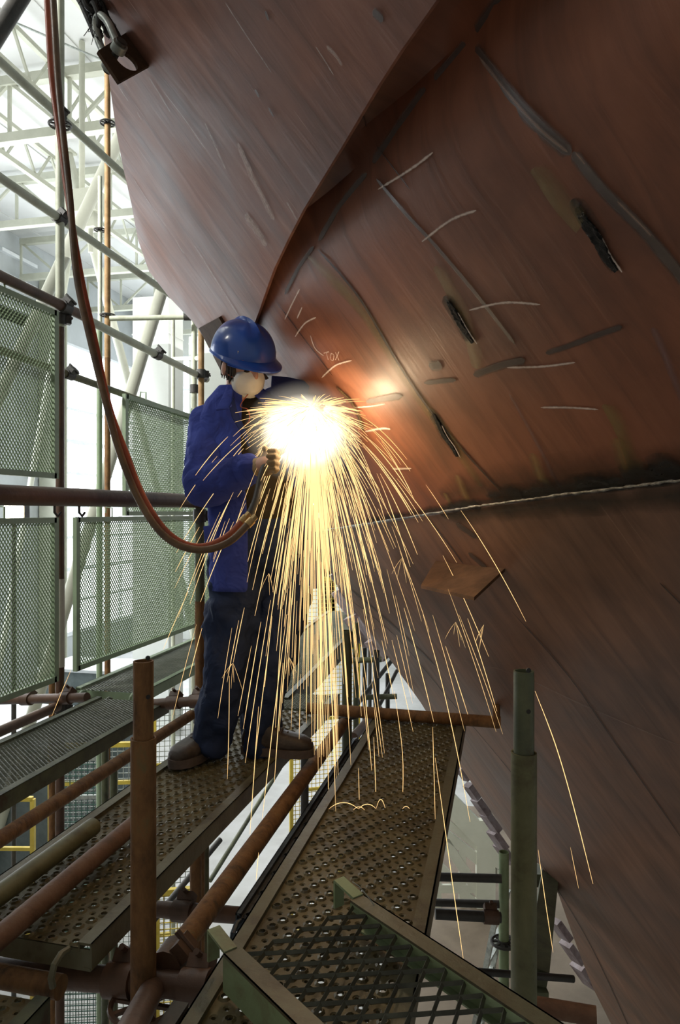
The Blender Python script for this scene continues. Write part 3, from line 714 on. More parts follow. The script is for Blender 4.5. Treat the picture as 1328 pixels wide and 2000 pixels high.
sA = V(hit(497, 632)); sB = V(hit(905, -75))
CV = [V(hit(*p)) for p in curve]
def off_up(s, z):
    t = ((V((s, z))-sA).dot(sB-sA))/((sB-sA).length_squared); t = max(0, min(1.3, t)); return .022+.03*t
def off_mid(s, z):
    p = V((s, z)); t = ((p-sA).dot(sB-sA))/((sB-sA).length_squared); t = max(0, min(1.3, t)); best = 9
    for a, b in zip(CV, CV[1:]):
        e = b-a; k = max(0, min(1, (p-a).dot(e)/e.length_squared)); best = min(best, (p-a-e*k).length)
    u = max(0, 1-best/(.03+.30*t)); return -(.30*t**1.6)*u*u
plate('upper_plating', up_poly, hull_up, off_up, hull, .016)
seam = [(640, 1034), (700, 1025), (760, 1016), (860, 1000), (950, 986), (1040, 974), (1130, 962), (1230, 950), (1328, 938), (1500, 918)]
mid_poly = [(440, 725), (455, 600), (500, 440), (560, 290), (620, 170), (700, 0), (760, -140), (820, -400), (1700, -400), (1700, 895)] + seam[::-1] + [(600, 960), (548, 880)]
plate('middle_plating', mid_poly, hull_mid, off_mid, hull, step=.06)
low_poly = [(632, 1036)] + [(x, y+3) for x, y in seam[1:]] + [(1700, 898), (1700, 2300), (1360, 2300), (1200, 2010), (1160, 1930), (1092, 1745), (1056, 1688), (998, 1640), (958, 1580), (900, 1495), (823, 1371), (753, 1273), (700, 1200), (664, 1152), (646, 1112)]
plate('lower_plating', low_poly, hull_low, lambda s, z: .006, hull)
MIDOFF = [True]
def hp(px, py, off=0.002):
    s, z = hit(px, py, off)
    if MIDOFF[0]:
        for _ in range(4): s, z = hit(px, py, off+off_mid(s, z))
        return HP(s, z, off+off_mid(s, z))
    return HP(s, z, off)
def smooth_pts(pts, n=6):
    out = []
    for i in range(len(pts)-1):
        p = [V(pts[max(i-1, 0)]), V(pts[i]), V(pts[i+1]), V(pts[min(i+2, len(pts)-1)])]
        for k in range(n):
            t = k/n; out.append(.5*((2*p[1])+(p[2]-p[0])*t+(2*p[0]-5*p[1]+4*p[2]-p[3])*t*t+(3*p[1]-3*p[2]+p[3]-p[0])*t**3))
    out.append(V(pts[-1])); return out
def strip(name, px, w, mat, off=.003, widths=None, taper=True, nn=6, label=None, maxseg=None, offf=None):
    MIDOFF[0] = offf is None
    pts = smooth_pts([V((*p,)) for p in px], nn); W = [hp(p.x, p.y, off if offf is None else off+offf(*hit(p.x, p.y, .03))) for p in pts]
    MIDOFF[0] = True
    # metric width from pixels at mean depth
    dm = sum(((q-CAM).dot(FW)) for q in W)/len(W); wm = w*dm/FPX
    mb = MB(); mb.uv = []; L_ = 0; n = len(W); NV = 5
    for i, q in enumerate(W):
        t = (W[min(i+1, n-1)]-W[max(i-1, 0)]).normalized(); c = t.cross(HOUT).normalized(); u = i/(n-1)
        ww = wm*(1.0 if widths is None else widths(u))*((min(1, (16 if mat in (grey_stripe, light_stripe) else 7)*u+.3)*min(1, (16 if mat in (grey_stripe, light_stripe) else 7)*(1-u)+.3)) if taper else 1)
        if i: L_ += (W[i]-W[i-1]).length
        for k in range(NV): mb.v.append(q+c*ww*(k/(NV-1)-.5)); mb.uv.append((L_, k/(NV-1)))
    for i in range(n-1):
        for k in range(NV-1): mb.f.append((i*NV+k, i*NV+k+1, (i+1)*NV+k+1, (i+1)*NV+k))
    o = mb.build(name, mat, hull)
    if label: o['label'] = label
    return o
# paint stripes
for px, w in (([(1000, -20), (965, 15), (930, 62)], 34), ([(908, 84), (880, 118), (848, 155)], 20), ([(830, 172), (785, 238), (728, 318)], 24),
              ([(716, 338), (665, 400), (622, 470)], 15), ([(612, 482), (585, 520), (556, 575)], 10),
              ([(1066, 690), (1110, 676), (1165, 655), (1215, 638)], 15), ([(925, 733), (975, 715), (1025, 703)], 20), ([(828, 748), (890, 742)], 14),
              ([(715, 785), (785, 773)], 18), ([(735, 350), (790, 415), (850, 480), (930, 575), (1005, 672)], 13), ([(838, 716), (862, 713)], 26)):
    strip('primer_stripe', px, w, grey_stripe)
strip('primer_stripe', [(928, 95), (980, 165), (1040, 235), (1115, 300)], 40, grey_stripe)
strip('primer_stripe', [(936, 112), (990, 180), (1050, 248), (1108, 297)], 13, light_stripe, .004)
strip('primer_stripe', [(1118, 298), (1180, 375), (1260, 455), (1345, 560)], 34, grey_stripe)
strip('primer_stripe', [(1124, 298), (1185, 372), (1262, 450), (1345, 545)], 9, light_stripe, .004)
strip('dark_line', [(620, 487), (700, 580), (790, 730), (870, 840), (980, 962)], 11, thin_dark)
strip('dark_line', [(690, 230), (735, 285), (800, 370)], 5, thin_dark)
strip('dark_line', [(654, 318), (658, 342), (665, 358)], 5, thin_dark)
strip('dark_line', [(540, 590), (600, 670), (650, 735)], 4, thin_dark)
strip('heat_stain', [(600, 500), (700, 600), (790, 740), (870, 850), (940, 950)], 55, heat_tint, .0015)
strip('heat_stain', [(1040, 330), (1085, 400), (1130, 450)], 90, heat_tint, .0015)
strip('heat_stain', [(1180, 790), (1215, 860), (1240, 935)], 60, heat_tint, .0015)
strip('heat_stain', [(1275, 640), (1300, 700), (1335, 790)], 26, bluish_tint, .0015)
strip('heat_stain', [(995, 770), (1040, 850), (1092, 950)], 16, bluish_tint, .0015)
strip('heat_stain', [(850, 520), (900, 620), (930, 720)], 60, heat_tint, .0015)
# chalk marks
for px in ([(758, 232), (742, 262), (704, 310)], [(845, 298), (800, 332), (738, 370)], [(930, 411), (880, 430), (824, 472)], [(916, 606), (985, 591), (1055, 595)],
           [(990, 718), (1060, 716), (1123, 708)], [(1056, 796), (1110, 796), (1168, 800)], [(585, 565), (572, 590), (556, 624)], [(617, 620), (595, 632), (576, 658)],
           [(690, 796), (720, 794), (752, 789)], [(713, 843), (745, 837), (762, 838)], [(766, 916), (803, 915)], [(628, 738), (655, 714), (687, 704)],
           [(590, 600), (580, 622)], [(606, 655), (615, 680), (632, 695)]):
    strip('chalk_mark', px, 6.5 if px[0][0] > 690 else 4.5, chalk, .004)
for px in ([(632, 690), (642, 687)], [(637, 688), (641, 703)], [(647, 690), (645, 700), (650, 704), (652, 694), (647, 690)], [(655, 688), (662, 704)], [(662, 687), (655, 703)]):
    strip('chalk_letter', px, 2.4, chalk, .0045, taper=False)
# burned edge and torch gouges
strip('cut_edge', [(656, 755), (680, 778), (697, 806), (708, 842)], 20, scorch, .005)
strip('cut_edge', [(659, 758), (683, 782), (700, 810), (709, 840)], 8, heat_tint, .007)
for i, (a, b, w) in enumerate((((1127, 405), (1204, 530), 25), ((872, 588), (925, 670), 19), ((845, 808), (893, 892), 15))):
    mid = [(a[0]+(b[0]-a[0])*t + R.uniform(-3, 3), a[1]+(b[1]-a[1])*t) for t in (0, .25, .5, .75, 1)]
    strip('scorch_mark', [(x-(b[0]-a[0])*.12, y-(b[1]-a[1])*.12) if k == 0 else (x, y) for k, (x, y) in enumerate(mid)], w*2.3, scorch, .0025)
    mb = MB(); W = [hp(p.x, p.y, .004) for p in smooth_pts([V(q) for q in mid], 8)]; n = len(W); dm = (W[0]-CAM).dot(FW)
    for k, q in enumerate(W):
        q2 = q; u = k/(n-1); r = w*dm/FPX*.5*math.sin(math.pi*(.06+.88*u))**.5
        t = (W[min(k+1, n-1)]-W[max(k-1, 0)]).normalized(); c = t.cross(HOUT).normalized()
        for m in range(10):
            th = math.pi*m/9; rr = r*(1+R.uniform(-.22, .22)); mb.v.append(q2+c*rr*math.cos(th)+HOUT*rr*.35*math.sin(th)*(0.3+.7*abs(math.cos(th)))*(1+R.uniform(-.5, .5)))
    for k in range(n-1):
        for m in range(9): mb.f.append((k*10+m, k*10+m+1, (k+1)*10+m+1, (k+1)*10+m))
    mb.build('torch_gouge', slag, hull)['label'] = 'black torch gouge with bright molten rim'
    strip('gouge_rim', [(mid[k][0]+w*.42, mid[k][1]+2) for k in (1, 2, 3, 4)], w*.3, chalk, .006)
# weld seam
faint = strip_mat('soot_haze', (.04, .03, .018), .55, .7, 4, .7, worn=.5)
strip('soot_stain', [(x, y-34) for x, y in seam[3:]], 110, faint, .0045)
for c in ((905, 962, 34), (1052, 925, 40), (1075, 962, 26), (1215, 900, 44), (880, 985, 22)): strip('heat_stain', [(c[0]-12, c[1]-c[2]), (c[0], c[1]), (c[0]+10, c[1]+c[2]*.5)], c[2]*.9, heat_tint, .0055)
strip('scorch_mark', [(x, y-16) for x, y in seam[4:]], 52, scorch, .0078)
strip('scorch_mark', [(x, y-6) for x, y in seam[1:]], 26, scorch, .0072)
strip('scorch_mark', [(860, 1006), (960, 1000), (1100, 985), (1250, 975), (1400, 960)], 62, strip_mat('scorch_faint', (.05, .04, .028), .75, .6, 6, .7, worn=.5), .0085)
for c in ((1155, 945, 26), (1245, 925, 34), (985, 965, 26), (905, 990, 20), (1300, 915, 40)):
    strip('scorch_mark', [(c[0]-30, c[1]+4), (c[0], c[1]-6), (c[0]+34, c[1]+2)], c[2]*1.5, scorch, .0095)
W = [hp(p.x, p.y, .012) for p in smooth_pts([V(q) for q in seam], 14)]
mb = MB(); mb.path([q+V((R.uniform(-1, 1), R.uniform(-1, 1), R.uniform(-1, 1)))*.0016 for q in W], [.0036*(1+R.uniform(-.25, .3)) for _ in W], 8); mb.build('weld_bead', weld_metal, hull)
# lower plating lines
for px, w, m in (([(832, 1008), (868, 1052), (905, 1102)], 6, thin_dark), ([(1000, 1195), (1110, 1320), (1190, 1435), (1340, 1650)], 5, thin_dark),
              ([(675, 1165), (770, 1240), (860, 1345), (960, 1462), (1040, 1560)], 4, thin_dark), ([(1288, 1138), (1340, 1190)], 6, thin_dark),
              ([(905, 1290), (1010, 1318), (1150, 1382), (1340, 1462)], 3, light_stripe), ([(915, 1080), (950, 1110)], 22, grey_stripe), ([(890, 1022), (930, 1050)], 24, grey_stripe),
              ([(1060, 1690), (1150, 1840), (1230, 2010)], 5, thin_dark), ([(660, 1130), (760, 1215), (850, 1300)], 10, grey_stripe)):
    strip('seam_line', px, w, m, .0095)
# pale scratches on the upper plating
for px, w in (([(290, 150), (312, 185), (332, 218)], 7), ([(320, 180), (360, 232), (400, 290)], 3), ([(440, 5), (475, 60), (530, 142)], 4), ([(617, 92), (630, 112), (651, 146)], 5), ([(638, 90), (655, 108), (668, 128)], 12),
              ([(258, 345), (290, 395), (325, 443)], 3), ([(343, 468), (352, 485), (360, 495)], 6), ([(465, 280), (490, 340), (520, 400), (535, 430)], 26), ([(478, 420), (505, 455), (520, 480)], 34), ([(232, 170), (250, 197)], 4), ([(268, 220), (276, 233)], 5), ([(400, 240), (440, 330)], 10), ([(380, 480), (430, 560), (480, 640)], 9), ([(560, 395), (580, 430)], 8)):
    strip('scratch', px, w, scratch_m, .004, offf=off_up)
# dark scuffs on the upper plating
for px, w in (([(518, 22), (524, 40)], 8), ([(498, 175), (506, 190)], 8), ([(524, 210), (534, 228)], 7), ([(728, 22), (748, 40)], 22)):
    strip('scuff', px, w, grey_stripe, .004, offf=off_up)
# lifting lug (upper left) with its hole, part of the hull
MIDOFF[0] = False
lug_d = (hp(262, 100, .03)-CAM).dot(FW)
c4 = [P(190, 102, lug_d-.16), P(231, 163, lug_d-.16), P(296, 127, lug_d+.0), P(252, 62, lug_d+.0)]
cen = sum(c4, V())/4; ex = (c4[3]-c4[0]).normalized(); nn = (c4[3]-c4[0]).cross(c4[1]-c4[0]).normalized(); ey = nn.cross(ex)
hc = P(246, 119, lug_d-.09); hc = hc-nn*(hc-cen).dot(nn); mb = MB(); n = 24; hr = .040
outer = []
n = 28; angs = [2*math.pi*i/24 for i in range(24)] + [math.atan2((p-hc).dot(ey), (p-hc).dot(ex)) % (2*math.pi) for p in c4]; angs.sort()
for a in angs:
    d_ = ex*math.cos(a)+ey*math.sin(a); best = 9
    for k in range(4):
        A_, B_ = c4[k], c4[(k+1) % 4]; e_ = (B_-A_); nr = e_.cross(nn).normalized(); den = d_.dot(nr)
        if abs(den) > 1e-6:
            t = (A_-hc).dot(nr)/den
            if t > 0: best = min(best, t)
    outer.append(hc+d_*best)
inn = [hc+(ex*math.cos(a)+ey*math.sin(a))*hr for a in angs]
th = .012
mb.loft([[p+nn*th/2 for p in outer], [p+nn*th/2 for p in inn], [p-nn*th/2 for p in inn], [p-nn*th/2 for p in outer], [p+nn*th/2 for p in outer]], True, False)
mb.build('lifting_lug', brown_plate, hull)['label'] = 'dark square lifting lug with a round hole'
# shackle and chain
toC = (CAM-hc).normalized(); sgn = 1 if nn.dot(toC) > 0 else -1; nf = nn*sgn
sh = thing('shackle', 'galvanised bow shackle hooked through the lifting lug', 'shackle', hc)
pin = P(234, 89, lug_d-.14); pin = hc+(pin-hc)-nf*((pin-hc).dot(nf))
updir = (P(207, 22, lug_d-.12)-pin); updir = (updir-nf*updir.dot(nf)).normalized(); Ls = .14
for s in (-1, 1): pass
bow = [pin+nf*.034+updir*0, pin+nf*.036+updir*.05, pin+nf*.036+updir*.10, pin+nf*.022+updir*.145, pin+updir*.16, pin-nf*.022+updir*.145, pin-nf*.036+updir*.10, pin-nf*.036+updir*.05, pin-nf*.034]
MB().path(smooth_pts(bow, 5), .0125, 12).build('bow', galv, sh)
m = MB()
for s in (-1, 1): m.tube(pin+nf*s*.022, pin+nf*s*.048, .024, 20)
m.build('eye', galv, sh)
MB().tube(pin-nf*.06, pin+nf*.06, .012, 16).tube(pin+nf*.047, pin+nf*.058, .018, 16).build('pin', dark_tube, sh)
ch = thing('lifting_chain', 'black greasy chain hanging down to the shackle at the top left', 'chain', pin+updir*.16)
link_dir = (updir+V((0, 0, .25))-RT*.05).normalized(); c = pin+updir*.175
for k in range(22):
    a = link_dir.orthogonal().normalized() if k % 2 else link_dir.cross(link_dir.orthogonal().normalized())
    m = MB(); pts = []
    for i in range(20):
        t = 2*math.pi*i/20; pts.append(c+link_dir*(.026*math.cos(t)+(.012 if math.cos(t) > 0 else -.012))+a*.02*math.sin(t))
    pts.append(pts[0]); m.path(pts, .0085, 8, False); m.build('chain_link', black_iron, ch); c = c+link_dir*.052
# wire rope bundle with frayed bristles beside the chain
m = MB(); base = pin+updir*.11
for k in range(5):
    o_ = RT*R.uniform(-.03, .035)+FW*R.uniform(.0, .04); pts = [base+o_*1.2+updir*(j*.045)+V((R.uniform(-1, 1), R.uniform(-1, 1), 0))*.005 for j in range(8)]
    m.path(pts, .012, 8)
for k in range(60):
    q = base+updir*R.uniform(-.04, .3)+RT*R.uniform(-.05, .045); m.path([q, q+V((R.uniform(-1, 1), R.uniform(-1, 1), R.uniform(-1, 1)))*.014, q+V((R.uniform(-1, 1), R.uniform(-1, 1), R.uniform(-1, 1)))*.02], .0012, 4)
tag(m.build('wire_sling', black_iron), 'frayed black wire rope sling beside the chain at the top left', 'wire sling')
# rust triangular tab on the lower plating
a0, a1 = hp(850, 1096, .006), hp(986, 1110, .006); out = HOUT*.30-UP*.02
da, db = (a0-CAM).dot(FW), (a1-CAM).dot(FW)
f0, f1 = P(822, 1143, da-.22), P(926, 1166, db-.20)
mb = MB(); mb.loft([[a0, a1, f1, f0], [p-UP*.012 for p in (a0, a1, f1, f0)]], True, True)
mb.build('bracket_tab', primer_plate, hull, False)['label'] = 'rust coloured flat tab sticking out of the lower plating'
# dark rough tab at the hull edge by the helmet
pp = [(388, 641), (427, 620), (447, 655), (520, 742), (455, 745), (430, 722)]
mb = MB(); r0 = [hp(x, y, .036) for x, y in pp]; mb.loft([r0, [p-HOUT*.015 for p in r0]], True, True); mb.build('edge_tab', brown_plate, hull, False)['label'] = 'dark rough cut tab behind the helmet'
# ragged backing pads along the lower edge of the plating
pads = [((905, 1510), 14), ((922, 1545), 16), ((940, 1575), 18), ((958, 1605), 20), ((972, 1640), 20), ((986, 1668), 22), ((664, 1190), 34), ((700, 1235), 36), ((735, 1270), 24), ((757, 1262), 16), ((1095, 1815), 22), ((1118, 1860), 22), ((1140, 1905), 24)]
for (x, y), s in pads:
    q = hp(x, y, -.05); d_ = (q-CAM).dot(FW); w = s*d_/FPX
    ed = (hp(960, 1580)-hp(900, 1495)).normalized(); sd = HOUT.cross(ed).normalized()
    m = MB().box(q+sd*R.uniform(-.01, .01), (w*1.9, w*1.7, .05), (ed, sd, HOUT)); o = m.build('backing_pad', pad_mat, hull, False)
bp = [(636, 1128), (655, 1120), (700, 1196), (762, 1268), (748, 1290), (712, 1262), (690, 1225), (662, 1215), (642, 1180)]
r0 = [hp(x, y, -.035) for x, y in bp]; MB().loft([r0, [p-HOUT*.02 for p in r0]], True, True).build('backing_plate', pad_mat, hull, False)
# hull support prop, bottom right
a, b = hp(1072, 1712, -.02), P(1045, 1925, 3.4); mb = MB().bar(a, b, .16, .1, FW); mb.box(a, (.2, .14, .08))
mb.bar(b, (b.x-.05, b.y, FLOOR), .1, .1, FW)
tag(mb.build('hull_prop', green_paint, smooth=False), 'dark green hull prop leaning behind the olive front post', 'prop')

# ------------------------------------------------------------------ hoses
def hose(pts, r, mat, name, lab):
    sp = smooth_pts([P(*p) for p in pts], 10); root = thing(name, lab, 'hose', sp[0].lerp(sp[-1], .5))
    MB().path(sp, r, 12).build('tube', mat, root); q, d_ = sp[-1], (sp[-1]-sp[-3]).normalized()
    MB().tube(q-d_*.02, q+d_*.006, r*1.2, 14).tube(q+d_*.006, q+d_*.024, r*.95, 6).build('fitting', brass, root)
hose([(76, -1100, 2.78), (82, -500, 2.77), (88, -90, 2.75), (92, 0, 2.75), (101, 150, 2.74), (116, 260, 2.72), (132, 380, 2.7), (158, 540, 2.66), (184, 660, 2.62), (212, 790, 2.58), (244, 880, 2.55), (282, 975, 2.52), (330, 1043, 2.5), (385, 1068, 2.5), (440, 1050, 2.52), (478, 1012, 2.55)], .0115, hose_red, 'air_hose', 'reddish hose looping down from the top left to the worker torch')
hose([(84, -1100, 2.76), (90, -500, 2.74), (97, -90, 2.72), (104, 0, 2.72), (113, 150, 2.71), (123, 260, 2.69), (136, 380, 2.67), (150, 540, 2.62), (178, 670, 2.59), (208, 790, 2.55), (236, 890, 2.52), (276, 985, 2.48), (325, 1050, 2.46), (385, 1074, 2.46), (445, 1060, 2.48), (490, 1018, 2.52)], .0125, hose_dark, 'air_hose', 'dark hose paired with the reddish hose looping to the torch')

# ------------------------------------------------------------------ the worker
H = thing('person', 'person in blue jacket, hard hat and white mask leaning to cut the hull', 'person', PZ(450, 1480, 0))
def capchain(mb, pts, nsub=7, nu=18):
    """tapered limb: spheres and tube through (pos, radius)"""
    P_ = [p for p, r in pts]; out = []; rr = []
    for i in range(len(pts)-1):
        for k in range(nsub):
            t = k/nsub; a = P_[max(i-1, 0)]; b = P_[i]; c = P_[i+1]; d = P_[min(i+2, len(P_)-1)]
            out.append(.5*((2*b)+(c-a)*t*.8+(2*a*.8-(5-.4*2.5)*b+ (4-.2*3)*c-d*.8)*t*t*0+0*b) if False else b.lerp(c, t)); rr.append(pts[i][1]*(1-t)+pts[i+1][1]*t)
    out.append(P_[-1]); rr.append(pts[-1][1])
    mb.path(out, rr, nu)
    for p, r in pts: mb.ell(p, (RT, FW, UP), (r, r, r), nu, 10)
pel = P(512, 1060, 3.02); waist = P(505, 985, 3.02); chest = P(482, 870, 3.0); neck = P(466, 790, 2.98); headc = P(474, 708, 2.93)
hipL, kneeL, ankL = P(462, 1085, 3.0), P(440, 1290, 2.93), P(414, 1438, 2.95)
hipR, kneeR, ankR = P(566, 1085, 3.05), P(530, 1300, 3.02), P(508, 1440, 3.03)
shL, elL, wrL = P(412, 832, 3.0), P(404, 948, 2.86), P(492, 914, 2.72)
shR, elR, wrR = P(560, 790, 3.06), P(642, 888, 2.92), P(628, 858, 2.78)
hdL, hdR = P(520, 908, 2.69), P(618, 830, 2.73)
tip = P(622, 792, 2.76)
# head frame
hf = (RT*.62 - FW*.70 - UP*.42).normalized(); hu = (UP - hf*UP.dot(hf) - RT*.16); hu = (hu-hf*hu.dot(hf)).normalized(); hr_ = hf.cross(hu)  # forward, up, right-hand side axis
mb = MB()
capchain(mb, [(pel, .11), (waist, .10), (chest, .11), (neck, .05)])
mb.ell(chest-UP*.02, (RT, FW, UP), (.15, .07, .15)); mb.ell(pel, (RT, FW, UP), (.16, .115, .12))
for a, b, c in ((shL, elL, wrL), (shR, elR, wrR)): capchain(mb, [(chest.lerp(a, .5)+UP*.04, .06), (a, .062), (b, .045), (c, .03)])
for a, b, c in ((hipL, kneeL, ankL), (hipR, kneeR, ankR)): capchain(mb, [(a, .09), (b, .06), (c, .042), (c-UP*.05, .04)])
for a, b in ((wrL, hdL), (wrR, hdR)): capchain(mb, [(a, .03), (b, .035)])
capchain(mb, [(neck, .058), (headc-hu*.05, .06)])
mb.ell(headc, (hr_, hf, hu), (.076, .096, .105), 24, 16)                       # skull
mb.ell(headc+hf*.03-hu*.07, (hr_, hf, hu), (.058, .062, .055), 20, 12)          # jaw
mb.ell(headc+hf*.098-hu*.03, (hr_, hf, hu), (.014, .02, .028), 12, 8)           # nose
for s in (-1, 1):
    mb.ell(headc+hr_*s*.078-hu*.025-hf*.005, (hr_, hf, hu), (.012, .02, .034), 12, 8)   # ears
    mb.ell(headc+hr_*s*.034+hf*.083+hu*.006, (hr_, hf, hu), (.024, .014, .009), 10, 8)  # brows
body = mb.build('body', skin, H)
modify(body, ('REMESH', dict(mode='VOXEL', voxel_size=.007)), ('SMOOTH', dict(factor=.5, iterations=4)))
# eyes closed on the work: lids read as dark slits
m = MB()
for s in (-1, 1): m.ell(headc+hr_*s*.032+hf*.088-hu*.012, (hr_, hf, hu), (.014, .008, .004), 10, 6)
m.build('eye', hair_mat, H)
# hair showing under the helmet at the side and back
mb = MB()
for i in range(130):
    a = R.uniform(.95, 2*math.pi-.95); z = R.uniform(-.03, .03); c_ = math.cos(a); s_ = math.sin(a)
    q = headc+hf*.094*c_+hr_*.078*s_+hu*z; mb.path([q, q-hu*.02+hf*.002, q-hu*.042+hf*(.004)], [.0045, .004, .0015], 5)
for s in (-1, 1):
    for i in range(26):
        q = headc+hr_*s*(.072-R.uniform(0, .012))+hf*R.uniform(.012, .055)-hu*R.uniform(-.01, .06); mb.path([q, q-hu*.012+hf*.004, q-hu*.022+hf*.006], [.004, .0035, .001], 5)
mb.build('hair', hair_mat, H)
# helmet
hc_ = headc+hu*.034-hf*.004
def dome(a, b, h, z0, n=40, m=14, ridge=0):
    rings = []
    for j in range(m+1):
        ph = (math.pi/2)*j/m; rad = math.cos(ph)**.85; zz = math.sin(ph)**1.0
        ring = []
        for i in range(n):
            th = 2*math.pi*i/n; x = math.cos(th); y = math.sin(th)
            rg = ridge*max(0, 1-abs(y)*4)*math.sin(max(ph, .2)) + ridge*.6*max(0, 1-abs(abs(y)-.62)*9)*math.cos(ph)
            ring.append(hc_+hf*(a*x*max(rad, .002)) + hr_*(b*y*max(rad, .002)) + hu*(z0+h*zz+rg))
        rings.append(ring)
    return rings
mb = MB(); mb.loft(dome(.148, .124, .132, 0, ridge=.014), True, True); hel = mb.build('hard_hat', helm, H)
hel['label'] = 'glossy blue hard hat'
def brim(r_in, th0, ext):
    top, bot = [], []
    n = 48; rings = [[], [], [], []]
    for i in range(n+1):
        th = 2*math.pi*i/n; x, y = math.cos(th), math.sin(th); e_ = .008 + ext*max(0, x)**1.6
        for k, (f, dz) in enumerate(((.0, .004), (1, -.004-.012*max(0, x)), (1, -.010-.012*max(0, x)), (0, -.012))):
            rings[k].append(hc_+hf*((.146)*x+e_*f*x)+hr_*((.123)*y+e_*f*y*.6)+hu*dz)
    return rings+[rings[0]]
mb = MB(); mb.loft(brim(0, 0, .052), False, False); mb.build('brim', helm, hel)
m = MB()
for s in (-1, 1): m.box(hc_+hf*.098+hr_*s*.078+hu*.028, (.006, .02, .018), (hf, hr_, hu))
m.build('slot', chalk if False else galv, hel, False)
mb = MB(); mb.loft([[hc_+hf*.086*math.cos(t)+hr_*.078*math.sin(t)+hu*z for t in [2*math.pi*i/30 for i in range(30)]] for z in (-.028, .0)], True, False)
modify(mb.build('headband', jacket_dark, hel), ('SOLIDIFY', dict(thickness=.003)))
# safety glasses
mb = MB(); mb.path([headc+hf*(.1*math.cos(a))+hr_*(.08*math.sin(a))-hu*.004 for a in [x*.1 for x in range(-14, 15)]], .0035, 8)
mb.build('safety_glasses', helm, H)
# mask: pleated cup over nose and mouth
rings = []
for j in range(9):
    t = j/8; rx = .072*math.cos(t*math.pi/2)**.7+.001; rz = .062*math.cos(t*math.pi/2)**.7+.001; dpt = .048*math.sin(t*math.pi/2)+.004*math.sin(t*9)
    rings.append([headc+hf*(.066+dpt-.25*abs(math.cos(a))**2*rx*.9)-hu*.063+hr_*rx*math.cos(a)+hu*rz*math.sin(a) for a in [2*math.pi*i/28 for i in range(28)]])
mb = MB(); mb.loft(rings, True, True); mk = mb.build('dust_mask', mask_white, H); mk['label'] = 'white dust mask'
mc = headc-hu*.05
m = MB()
for s in (-1, 1): m.path(smooth_pts([mc+hr_*s*.062+hf*.06, mc+hr_*s*.078+hf*.02+hu*.01, mc+hr_*s*.076-hf*.03+hu*.03], 5), .002, 6)
m.build('strap', hose_red, mk)
m = MB().path(smooth_pts([mc+hr_*-.05+hf*.05-hu*.02, P(470, 790, 2.83), P(484, 800, 2.80), P(487, 820, 2.82), P(475, 835, 2.84), P(483, 845, 2.83)], 6), .0022, 6); m.build('cord', hose_red, mk)
# trousers
mb = MB()
for a, k, c, s in ((hipL, kneeL, ankL, -1), (hipR, kneeR, ankR, 1)):
    capchain(mb, [(a+UP*.05, .112), (a-UP*.08, .112), (k, .092), (k.lerp(c, .5)+RT*s*-.01, .088), (c+UP*.02, .080), (c-UP*.015, .076)], 6, 20)
mb.ell(pel+UP*.02, (RT, FW, UP), (.19, .14, .16), 22, 14)
tr = mb.build('trousers', trouser_navy, H)
modify(tr, ('REMESH', dict(mode='VOXEL', voxel_size=.011)), ('SMOOTH', dict(factor=.5, iterations=4)),
       ('DISPLACE', dict(texture=tex(.085), strength=.06, mid_level=.5)), ('SMOOTH', dict(factor=.4, iterations=2)))
# shirt torso under the open jacket
def ring(px, py, d, a, b, n=40, t0=0, t1=2*math.pi, closed=True, lat=None):
    c = P(px, py, d); lat = lat or (RT*.97-FW*.24*-1).normalized(); lat = (RT*.96+FW*.28).normalized(); fr = V((lat.y, -lat.x, 0))
    m = n if closed else n-1
    return [c+lat*a*math.cos(t0+(t1-t0)*i/m)+fr*b*math.sin(t0+(t1-t0)*i/m) for i in range(n)]
J = [(520, 1148, 3.03, .232, .165), (519, 1110, 3.03, .235, .165), (519, 1060, 3.03, .232, .16), (517, 1010, 3.02, .225, .155), (506, 950, 3.01, .215, .15), (496, 900, 3.0, .21, .15), (490, 855, 3.0, .205, .145), (485, 815, 3.0, .195, .13), (479, 790, 3.0, .155, .11), (472, 772, 2.99, .10, .088), (469, 758, 2.98, .078, .076)]
mb = MB(); mb.loft([ring(*j[:3], j[3]-.028, j[4]-.03) for j in J[2:]], True, True)
sh_ = mb.build('shirt', shirt_dark, H); modify(sh_, ('SUBSURF', dict(levels=1)), ('DISPLACE', dict(texture=tex(.09), strength=.02, mid_level=.5)))
# jacket body (open front)
op = [(115, 50), (115, 50), (115, 52), (114, 54), (112, 58), (110, 62), (108, 66), (104, 70), (100, 74), (98, 78), (96, 82)]
rings = []
for j, (g0, g1) in zip(J, op): rings.append(ring(*j, n=56, t0=math.radians(g0), t1=math.radians(g1+360), closed=False))
mb = MB(); mb.loft(rings, False, False)
jk = mb.build('jacket', jacket_blue, H); jk['label'] = 'open blue work jacket'
modify(jk, ('SUBSURF', dict(levels=2)), ('DISPLACE', dict(texture=tex(.16), strength=.045, mid_level=.5)), ('SOLIDIFY', dict(thickness=.006)), ('SMOOTH', dict(factor=.3, iterations=1)))
for a, b, c, q in ((shL, elL, wrL, -1), (shR, elR, wrR, 1)):
    mb = MB(); capchain(mb, [(chest.lerp(a, .62)+UP*.03, .095), (a-UP*.005, .094), (a.lerp(b, .5)+RT*q*.012, .089), (b+RT*q*.005, .092), (b.lerp(c, .5), .078), (b.lerp(c, .9), .062)], 7, 22)
    sl = mb.build('sleeve', jacket_blue, jk)
    modify(sl, ('REMESH', dict(mode='VOXEL', voxel_size=.009)), ('SMOOTH', dict(factor=.5, iterations=5)), ('DISPLACE', dict(texture=tex(.1), strength=.038, mid_level=.5)), ('SMOOTH', dict(factor=.4, iterations=2)))
    dd = (c-b).normalized(); MB().tube(b.lerp(c, .84), b.lerp(c, .97), .064, 22, True, .056, .006).build('cuff', jacket_blue, sl)
